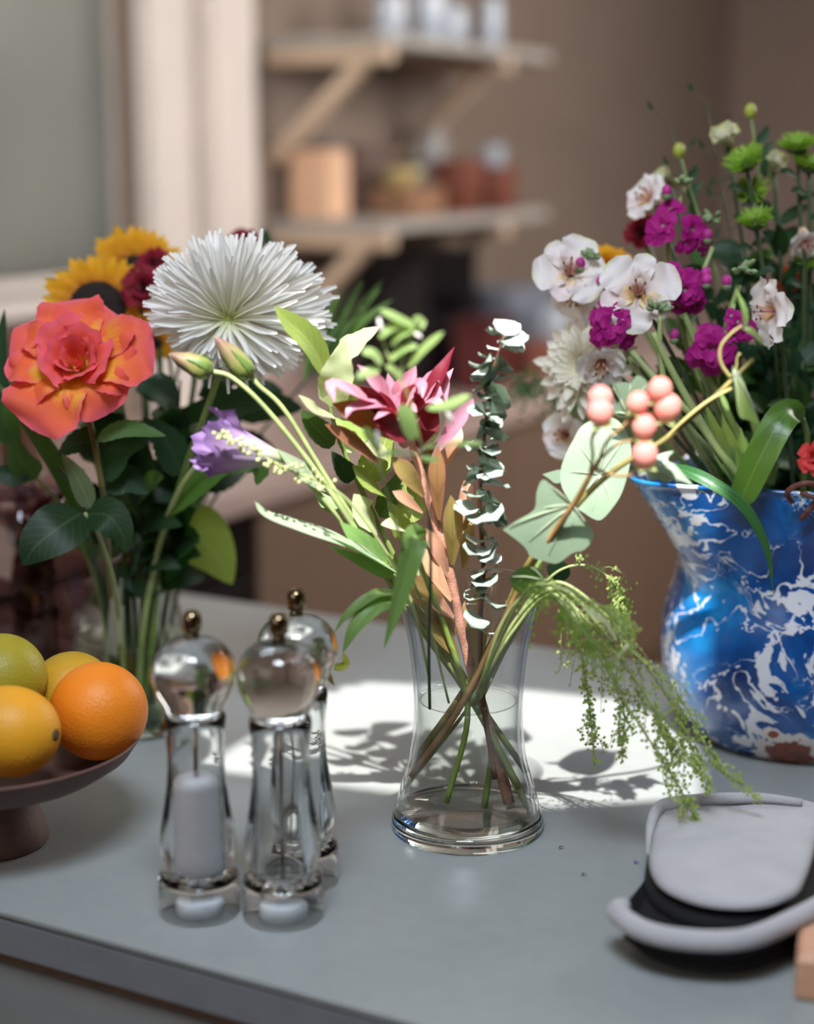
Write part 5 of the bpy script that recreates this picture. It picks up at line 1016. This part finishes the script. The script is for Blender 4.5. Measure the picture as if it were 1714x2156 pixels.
# ------------------------------------------------------------------ flowers in the pitcher
BP = 'stems in the blue pitcher'
def pstem(x, y, yy, bx=None, sway=0.):
    """control points from inside the pitcher up to a bloom"""
    bx = bx if bx is not None else 1690 + (x - 1690)*.28
    by = PY + (yy - PY)*.2
    return [(bx + (1690 - bx)*.4, 1300, PY), (bx, 1120, by), (bx + (x - bx)*.45 + sway, 1120 + (y - 1120)*.5, by + (yy - by)*.55), (x, y, yy)]
ALS = petalmat('alstroemeria_petal', [(0, (232, 206, 170)), (.2, (240, 214, 206)), (.6, (240, 232, 230)), (.9, (242, 236, 236)), (1, (220, 222, 180))], .28, .55, .08)
ALSY = petalmat('alstroemeria_marked', [(0, (236, 206, 180)), (.28, (246, 204, 92)), (.45, (246, 226, 186)), (.65, (242, 228, 226)), (1, (242, 224, 226))], .28, .55, .06, None, ((150, 44, 74), .25, .60))
ALSG = petalmat('alstroemeria_bud', [(0, (170, 176, 100)), (.5, (226, 222, 196)), (1, (190, 194, 120))], .28, .55, .15)
def seedless(hp, i): return i == 4 or int(hp[0]) % 2 == 1
def alstro(label, hp, axis, L, roll=0., op=1.0, bud=False, cat='flower', extra=None):
    t = stem_thing('alstroemeria', label, cat, pstem(*hp), [.0022, .002, .0018, .002], G_STEMD, BP); m = frame(W(*hp), axis, roll)
    for i in range(6):
        inner = i >= 3; a = (i % 3)*2*pi/3 + (pi/3 if inner else 0); d = V((cos(a), sin(a), 0)); U = V((0, 0, 1)); l = L*(1 if not inner else 1.02)
        o_ = op*(.95 if not inner else .85)
        c = [U*-.012, d*l*.22*o_ + U*l*.22, d*l*.62*o_ + U*l*(.62 - .38*o_), d*l*1.0*o_ + U*l*(.95 - .78*o_)]
        w = L*(.98 if not inner else .66)*(1 if not bud else .8)
        mat = ALSG if bud else (ALSY if inner and i != 3 and seedless(hp, i) else ALS)
        t.part('petal', MB().leaf([m @ p for p in c], w, m.to_3x3() @ (U*.8 - d*.6), 'wide' if not inner else 'petal', fold=.1, curl=.18 if not bud else .7, wave=.2, ns=16, nw=8, wf=7).me('petal'), mat)
    if not bud:
        for i in range(5):
            a = i*1.25 + .3; d = V((cos(a), sin(a), 0)); st = t.part('stamen', MB().tube([m @ p for p in (V((0, 0, 0)), d*L*.1 + V((0, 0, L*.35)), d*L*.18 + V((0, 0, L*.62)))], .0007, 6).me('stamen'), plain('stamen_pink', (226, 160, 150), .5))
            t.part('anther', MB().ball(m @ (d*L*.18 + V((0, 0, L*.63))), .0010, 8, 6, (1, 1, 1.5)).me('anther'), plain('anther_brown', (96, 80, 50), .8), st)
    return t
u1 = pxm(1.45)
alstro('wide open white alstroemeria in the middle left, nearest of the white blooms', (1345, 620, 1.43), (-.15, -.93, .3), 92*u1, .35, 1.0)
alstro('white alstroemeria at the far left of the pitcher bouquet', (1200, 578, 1.47), (-.05, -.9, .4), 88*u1, 1.2, .95)
alstro('white alstroemeria below the far left one', (1215, 612, 1.475), (-.3, -.75, -.45), 66*u1, .2, .9)
alstro('white alstroemeria high up behind the magenta stock', (1378, 425, 1.56), (-.75, -.45, .45), 74*u1, .5, .8)
alstro('white alstroemeria under the magenta bloom, in front of the white mum', (1268, 752, 1.43), (-.1, -.8, -.55), 72*u1, .9, .8)
alstro('wilting alstroemeria seen from the side with pink stamens at right', (1640, 655, 1.43), (-.8, -.3, -.05), 78*u1, .2, 1.05)
alstro('pale alstroemeria low at the left of the pitcher mouth', (1195, 915, 1.50), (-.5, -.8, .1), 62*u1, .3, .9)
alstro('half open cream alstroemeria at the top of the bouquet', (1532, 305, 1.58), (-.35, -.5, .75), 62*u1, .2, .62, True)
alstro('half open cream alstroemeria right of the green button mums', (1630, 358, 1.57), (.1, -.6, .75), 54*u1, .8, .55, True)
alstro('cream alstroemeria at the right picture edge', (1694, 500, 1.52), (.1, -.7, -.6), 54*u1, .3, .8)
alstro('yellowish alstroemeria bud behind the upper white bloom', (1408, 380, 1.60), (-.6, -.5, .5), 46*u1, .1, .5, True)
# magenta stock
STK = petalmat('stock_petal', [(0, (170, 60, 120)), (.12, (196, 50, 146)), (.5, (182, 24, 134)), (1, (170, 22, 126))], .28, .6, .15)
STKB = plain('stock_bud', (128, 150, 104), .6, var=.15, scale=80)
def floret(t, o, axis, R, seed, n=9):
    q = random.Random(seed); m = frame(o, axis, q.uniform(0, 6)); b = t.part('floret', MB().lathe([(0, -.006), (.0022, -.004), (.0028, .0), (.0014, .003), (0, .003)], V((0, 0, 0)), 8, False).me('floret', q=m), STKB)
    for i in range(n):
        a = i*2.4 + q.uniform(-.2, .2); d = V((cos(a), sin(a), 0)); f = (i/n)**.7; l = R*(.45 + .6*f)
        c = [V((0, 0, .001)), d*l*.45 + V((0, 0, R*(.40 - .10*f))), d*l + V((0, 0, R*(.50 - .40*f)))]
        t.part('petal', MB().leaf([m @ p for p in c], R*(.6 + .35*f), m.to_3x3() @ (V((0, 0, 1)) - d*.3), 'wide', fold=.1, curl=.1, wave=.2, ns=7, nw=5).me('petal'), STK, b)
def stock(label, ctrl, fl, tip=None, buds=()):
    t = stem_thing('magenta_stock', label, 'flower', ctrl, [.003, .0028, .0028, .0024, .002], G_STEML, BP)
    for i, (x, y, yy, R, ax) in enumerate(fl): floret(t, W(x, y, yy), ax, R*1.25*pxm(1.45), int(x + y), 9 if R > 24 else 6)
    if tip:
        q = random.Random(int(tip[0])); mb = MB()
        for i in range(12):
            a = q.uniform(0, 6.28); d = V((cos(a), sin(a), q.uniform(-.2, 1.2))).normalized(); c = W(*tip) + d*q.uniform(.004, .011); mb.ball(c, .0022, 8, 6, (1, 1, 1.7), d.to_track_quat('Z', 'Y'))
        t.part('green_buds', mb.me('buds'), STKB, kind='stuff')
    for x, y, yy in buds:
        mb = MB().ball(W(x, y, yy), .0044, 10, 8, (1, 1, 1.25)); b = t.part('bud', mb.me('bud'), plain('stock_bud_magenta', (186, 46, 140), .6, var=.15, scale=80), label='magenta bud')
        t.part('calyx', MB().ball(W(x, y + 11, yy), .0040, 8, 6).me('calyx'), STKB, b)
    return t
stock('magenta stock with two blooms on top of the bouquet', [(1640, 1280, PY), (1600, 1060, 1.5), (1470, 790, 1.48), (1405, 560, 1.49), (1440, 395, 1.5)], [(1398, 478, 1.475, 32, (-.5, -.8, .3)), (1412, 445, 1.49, 26, (-.2, -.6, .7)), (1382, 500, 1.475, 24, (-.7, -.7, 0)), (1455, 485, 1.475, 32, (.4, -.9, .1)), (1476, 505, 1.48, 24, (.7, -.7, -.2)), (1445, 510, 1.47, 24, (.1, -.9, -.4)), (1480, 520, 1.50, 24, (.8, -.4, -.4))], (1437, 388, 1.49), [(1404, 402, 1.485), (1490, 495, 1.47)])
stock('magenta stock bloom right of the wide open white alstroemeria', [(1650, 1280, PY), (1590, 1060, 1.49), (1510, 860, 1.45), (1450, 690, 1.45), (1500, 520, 1.47)], [(1420, 582, 1.44, 28, (-.4, -.8, .4)), (1452, 590, 1.45, 26, (.3, -.8, .5)), (1440, 612, 1.43, 30, (.1, -1, .1)), (1430, 640, 1.435, 24, (-.2, -.9, -.4)), (1460, 635, 1.44, 26, (.5, -.8, -.3))], (1500, 465, 1.49), [(1486, 575, 1.45), (1488, 590, 1.445)])
stock('round magenta stock bloom at the left above the ragged white mum', [(1655, 1280, PY), (1590, 1070, 1.47), (1450, 900, 1.43), (1340, 780, 1.43), (1285, 640, 1.44)], [(1290, 680, 1.42, 36, (-.1, -.98, .15)), (1272, 700, 1.422, 28, (-.5, -.8, -.2)), (1312, 705, 1.422, 28, (.4, -.8, -.3)), (1285, 655, 1.43, 26, (0, -.7, .6)), (1266, 672, 1.43, 24, (-.7, -.7, .2))], (1252, 545, 1.46), [(1222, 555, 1.46), (1265, 590, 1.455)])
stock('magenta stock blooms low in the centre right of the pitcher', [(1665, 1280, PY), (1620, 1060, 1.46), (1560, 920, 1.43), (1510, 820, 1.42), (1545, 640, 1.43)], [(1500, 735, 1.405, 38, (-.1, -.98, .1)), (1475, 745, 1.412, 28, (-.6, -.8, -.1)), (1525, 750, 1.412, 28, (.5, -.8, -.2)), (1490, 712, 1.415, 28, (-.2, -.7, .6)), (1500, 765, 1.41, 26, (0, -.8, -.6)), (1552, 680, 1.42, 22, (.2, -.9, .3)), (1568, 695, 1.42, 24, (.4, -.9, 0)), (1545, 705, 1.42, 22, (0, -.9, .1)), (1540, 668, 1.425, 18, (0, -.8, .5))], (1563, 570, 1.43), [(1530, 592, 1.43), (1420, 705, 1.42)])
stock('thin stock stem with small green buds in front of white bloom', [(1640, 1280, PY), (1540, 1060, 1.45), (1420, 860, 1.41), (1392, 760, 1.405), (1390, 665, 1.405)], [], (1388, 655, 1.405), [])
# green button mums
GBM = leafmat('button_mum_green', (142, 178, 58), None, (150, 190, 50), .3, .5)
def button(label, hp, axis, R, dark=False):
    q = random.Random(int(hp[0])); t = stem_thing('button_mum', label, 'flower', pstem(*hp, sway=8), [.002, .0018, .0016, .0022], G_STEMD, BP); m = frame(W(*hp), axis); mb = MB()
    for i in range(130):
        f = sqrt((i + .5)/130); a = i*2.4 + q.uniform(-.2, .2); pol = .15 + f*1.45; d = V((sin(pol)*cos(a), sin(pol)*sin(a), cos(pol)*.35)); L = R*(.62 + .55*f)*q.uniform(.85, 1.15); U = V((0, 0, 1))
        mb.leaf([m @ (d*R*.2), m @ (d*L*.65 + U*R*(.10 + .1*f)), m @ (d*L + U*R*(.48*f + q.uniform(0, .12)))], R*.11, m.to_3x3() @ (U + d*.2), 'oblong', curl=.9, ns=4, nw=2)
    t.part('petals', mb.me('petals'), GBM, kind='stuff')
    t.part('calyx', MB().lathe([(0, -.006), (R*.4, -.004), (R*.7, .001), (R*.5, .004), (0, .004)], V((0, 0, 0)), 16, False).me('calyx', q=m), G_STEMD)
    for k_ in range(2):
        y0 = hp[1] + 60 + 50*k_; addleaf(t, [(hp[0] - 2, y0, hp[2]), (hp[0] - 25 + 50*k_, y0 - 12, hp[2] - .005), (hp[0] - 40 + 80*k_, y0 - 8, hp[2] - .008)], 18, L_DARK, (0, -.8, .6), 'lance', ns=7, nw=4)
    return t
for lb, hp, ax, R in (('green button mum beside the cream buds near the top', (1572, 345, 1.53), (-.5, -.5, .7), 40), ('darker green button mum just below the topmost one', (1582, 408, 1.54), (-.2, -.75, .6), 36), ('green button mum in the middle of the right side, above the wilting bloom', (1592, 470, 1.50), (-.25, -.45, .85), 36), ('green button mum at the top right corner', (1680, 312, 1.55), (-.2, -.4, .9), 38), ('green button mum at the right edge below another', (1704, 352, 1.54), (.1, -.4, .9), 36), ('low dark green button mum right of the wilting bloom', (1694, 545, 1.53), (.1, -.7, .7), 34)):
    button(lb, hp, ax, R*pxm(1.5))
# white ragged mum
t = stem_thing('white_mum', 'ragged creamy white mum at the left of the pitcher bouquet', 'flower', pstem(1240, 785, 1.475), [.003, .0028, .0026, .004], G_STEM, BP); q = random.Random(5); m = frame(W(1236, 775, 1.465), (-.55, -.8, .25))
CRM = petalmat('cream_petal', [(0, (226, 220, 160)), (.4, (238, 230, 206)), (1, (240, 234, 222))], .3, .6, .08)
for ring in range(4):
    for i in range(18):
        a = 2*pi*(i + .5*ring)/18 + q.uniform(-.1, .1); d = V((cos(a), sin(a), 0)); L = (.05 - .006*ring)*q.uniform(.9, 1.1); lift = .1 + ring*.28
        c = [d*.003, d*L*.5*(1 - lift*.3) + V((0, 0, L*lift*.5)), d*L*(1 - lift*.35) + V((0, 0, L*lift*.75))]
        t.part('petal', MB().leaf([m @ p for p in c], .0105, m.to_3x3() @ (V((0, 0, 1)) - d*.2), 'oblong', curl=.4, ns=8, nw=4).me('petal'), CRM)
t = stem_thing('yellow_rose', 'yellow bloom behind the two left white alstroemerias', 'flower', pstem(1272, 552, 1.58), [.0028, .0026, .0024, .003], G_STEM, BP)
rosehead(t, W(1280, 556, 1.57), (-.1, -.6, .8), .022, petalmat('golden_petal', [(0, (214, 140, 20)), (1, (246, 184, 30))], .3), 0, [(k_*1.26, 1.0, 1.0, .1) for k_ in range(5)], 8)
t = stem_thing('red_rose', 'deep red bloom behind the left magenta stock', 'flower', pstem(1350, 490, 1.60), [.0028, .0026, .0024, .003], G_STEM, BP)
rosehead(t, W(1352, 488, 1.6), (-.5, -.7, .5), .018, DRED, 0, [(k_*1.26, 1.0, 1.0, .1) for k_ in range(5)], 8)
t = stem_thing('orange_bloom', 'small orange bloom behind the wilting alstroemeria', 'flower', pstem(1655, 590, 1.56), [.0028, .0026, .0024, .003], G_STEMD, BP)
rosehead(t, W(1655, 590, 1.56), (-.1, -.9, .3), .014, petalmat('burnt_orange_petal', [(0, (150, 50, 20)), (1, (196, 84, 40))], .3), 0, [(k_*1.26, 1.0, 1.0, .1) for k_ in range(5)], 8)
t = stem_thing('coral_bloom', 'coral red bloom at the right edge over the pitcher rim', 'flower', pstem(1708, 965, 1.42, 1712), [.0028, .0026, .0024, .003], G_STEM, BP)
rosehead(t, W(1716, 965, 1.40), (-.3, -.9, .2), .015, petalmat('coral_petal', [(0, (214, 50, 60)), (1, (240, 84, 84))], .3), 0, [(k_*1.26, 1.0, 1.0, .1) for k_ in range(5)], 8)
# wisps, buds
for lb, tip, y0, n in (('tall thin wispy sprig with tiny tips above the bouquet', (1488, 215, 1.62), 420, 8), ('lower thin wispy sprig left of the tall one', (1412, 262, 1.62), 420, 6)):
    c = pstem(*tip); t = stem_thing('wispy_grass', lb, 'foliage', c, [.0016, .0014, .001, .0005], G_STEMD, BP); q = random.Random(int(tip[0])); P = catmull([V(p) for p in c], 80)
    for i in range(n):
        p = P[80 - int((i + .3)*3.2)]; s_ = 1 if i % 2 else -1; L = q.uniform(30, 52); e = (p.x + s_*L*.75, p.y - L*.6, p.z); t.part('branch', MB().tube(px(tuple(p), e), .0006, 5).me('branch'), G_STEMD)
        addleaf(t, [e, (e[0] + s_*8, e[1] - 10, e[2]), (e[0] + s_*12, e[1] - 22, e[2])], 9, L_DARK, (0, -1, .1), 'lance', ns=5, nw=2)
for i, (lb, hp) in enumerate((('small round lime bud on a thin stem, upper left', (1430, 320, 1.57)), ('small round lime bud on a thin stem at the top', (1580, 237, 1.58)))):
    t = stem_thing('lime_bud', lb, 'flower', pstem(*hp, sway=15), [.002, .0016, .0012, .001], G_STEM, BP); t.part('bud', MB().ball(W(hp[0], hp[1] - 3, hp[2]), .0055, 12, 8, (1, 1, 1.3)).me('bud'), plain('lime_bud_skin', (170, 178, 70), .5))
    for k_ in range(3): addleaf(t, [(hp[0] + 12 + 10*k_, hp[1] + 70 + 34*k_, hp[2]), (hp[0] + 30, hp[1] + 46 + 34*k_, hp[2]), (hp[0] + 36 + 14*(k_ % 2), hp[1] + 26 + 34*k_, hp[2])], 20, L_DARK, (0, -.9, .3), 'lance', ns=7, nw=4)
# leaves of the pitcher bouquet
q = random.Random(21)
for si, (tx, ty, yy, lb, lm) in enumerate(((1480, 560, 1.52, 'dark leafy stem behind the magenta stock', L_DARK), (1560, 520, 1.55, 'dark leafy stem under the green button mums', L_DARK), (1640, 440, 1.57, 'dark leafy stem among the button mums', L_DARK), (1700, 600, 1.55, 'dark leafy stem at the right picture edge', L_DARK), (1600, 700, 1.52, 'dark leafy stem behind the wilting alstroemeria', L_DARK), (1420, 700, 1.50, 'green leafy stem behind the wide open white bloom', L_MID), (1350, 790, 1.50, 'green leafy stem behind the ragged white mum', L_MID), (1690, 760, 1.50, 'dark leafy stem low at the right picture edge', L_DARK), (1520, 860, 1.53, 'dark leafy stem low in the middle of the pitcher mouth', L_DARK))):
    c = pstem(tx, ty, yy); t = stem_thing('leafy_stem', lb, 'foliage', c, [.0028, .0026, .0022, .0012], G_STEM if lm is L_MID else G_STEMD, BP); P = catmull([V(p) for p in c], 60)
    for i in range(30):
        p = P[min(60, 20 + int(i*1.36))]; a = q.uniform(-.2, pi + .2); L = q.uniform(60, 105); e = (p.x + cos(a)*L*.85, p.y - sin(a)*L*.8 - 10, p.z + q.uniform(-.04, .03))
        addleaf(t, [tuple(p), ((p.x + e[0])/2, (p.y + e[1])/2 - 8, (p.z + e[2])/2), e], q.uniform(24, 52), lm if q.random() < .8 else L_MID, (q.uniform(-.5, .5), -.8, .5), q.choice(['ovate', 'lance']), fold=.15, serr=.08, ns=11)
for si, (pts, lb) in enumerate((([(1630, 1250, 1.5), (1590, 1060, 1.42), (1500, 930, 1.40), (1420, 790, 1.40), (1375, 700, 1.405)], 'pale green bare stem curving up to the white blooms'), ([(1640, 1250, 1.5), (1570, 1050, 1.42), (1480, 900, 1.40), (1400, 820, 1.405), (1330, 740, 1.42)], 'green bare stem arching left over the pitcher'), ([(1650, 1250, 1.5), (1600, 1060, 1.43), (1545, 900, 1.42), (1480, 760, 1.42), (1440, 660, 1.43)], 'green bare stem in the middle of the pitcher'), ([(1650, 1250, 1.5), (1610, 1050, 1.44), (1590, 900, 1.43), (1530, 720, 1.43), (1555, 600, 1.44)], 'green bare stem rising right of the pitcher centre'))):
    t = stem_thing('bare_stem', lb, 'foliage', pts, [.004, .0038, .0034, .003, .0026], G_STEML if si < 2 else G_STEM, BP)
    for i in range(3):
        b = pts[1]; ex = b[0] - 30 - 40*i + 20*si; ey = 900 - 30*i + 25*si
        addleaf(t, [(b[0], b[1] - 10, b[2]), ((b[0] + ex)/2 - 10, (b[1] + ey)/2, b[2] - .015), (ex, ey, b[2] - .01)], 36, L_LIGHT if si % 2 == 0 else leafmat('leaf_soft_green', (112, 138, 82), (140, 160, 110), None, .3, .45), (q.uniform(-.3, .3), -.85, .5), 'lance', fold=.3, ns=12)
t = stem_thing('strap_leaf', 'broad shiny strap leaf folded over the pitcher rim', 'foliage', [(1690, 1260, 1.5), (1690, 1050, 1.46), (1700, 930, 1.44), (1690, 880, 1.43)], [.003, .0028, .0024, .002], G_STEM, BP)
addleaf(t, [(1692, 885, 1.43), (1668, 866, 1.405), (1640, 890, 1.39), (1600, 965, 1.385), (1568, 1035, 1.388), (1559, 1068, 1.39)], 66, leafmat('leaf_strap', (92, 136, 62), (110, 152, 80), (130, 180, 50), .3, .3, nveins=1), (-.3, -.9, .3), 'oblong', fold=.12, ns=20)
t = stem_thing('grass_blade', 'long thin grass blade arching down over the blue pitcher', 'foliage', [(1600, 1240, 1.5), (1500, 1060, 1.45), (1420, 985, 1.41), (1398, 980, 1.40)], [.002, .0018, .0015, .0012], G_STEMD, BP)
addleaf(t, [(1395, 982, 1.40), (1440, 990, 1.37), (1500, 1018, 1.355), (1560, 1060, 1.35), (1600, 1120, 1.35), (1620, 1180, 1.352), (1627, 1248, 1.355)], 30, leafmat('leaf_grass', (60, 110, 62), (90, 140, 90), (90, 150, 50), .3, .35, nveins=1), (-.1, -.85, .5), 'blade', fold=.2, ns=24)
# feathery fern behind, between vase and pitcher
t = stem_thing('feathery_fern', 'blurred feathery fern reaching left behind the pitcher', 'foliage', [(1640, 1250, 1.52), (1560, 1060, 1.56), (1380, 930, 1.62), (1200, 850, 1.68), (1090, 800, 1.70)], [.002, .0016, .0012, .001, .0006], G_STEMD, BP)
mb = MB(); P = catmull(t.sp, 60)
for i in range(24, 61):
    for k_ in range(2):
        d = V((q.uniform(-1, .6), q.uniform(-.5, .5), q.uniform(-1, .9))).normalized(); L = q.uniform(.015, .04)
        for j in range(1, 7):
            b = P[i] + d*L*j/6
            for _ in range(2): e = b + V((q.uniform(-1, 1), q.uniform(-1, 1), q.uniform(-1, 1)))*.006; mb.leaf([b, b.lerp(e, .5), e], .0022, (0, -1, .2), 'oblong', ns=3, nw=2)
t.part('fronds', mb.me('fronds'), leafmat('fern_dark', (72, 104, 60), None, (90, 130, 50), .3), kind='stuff')
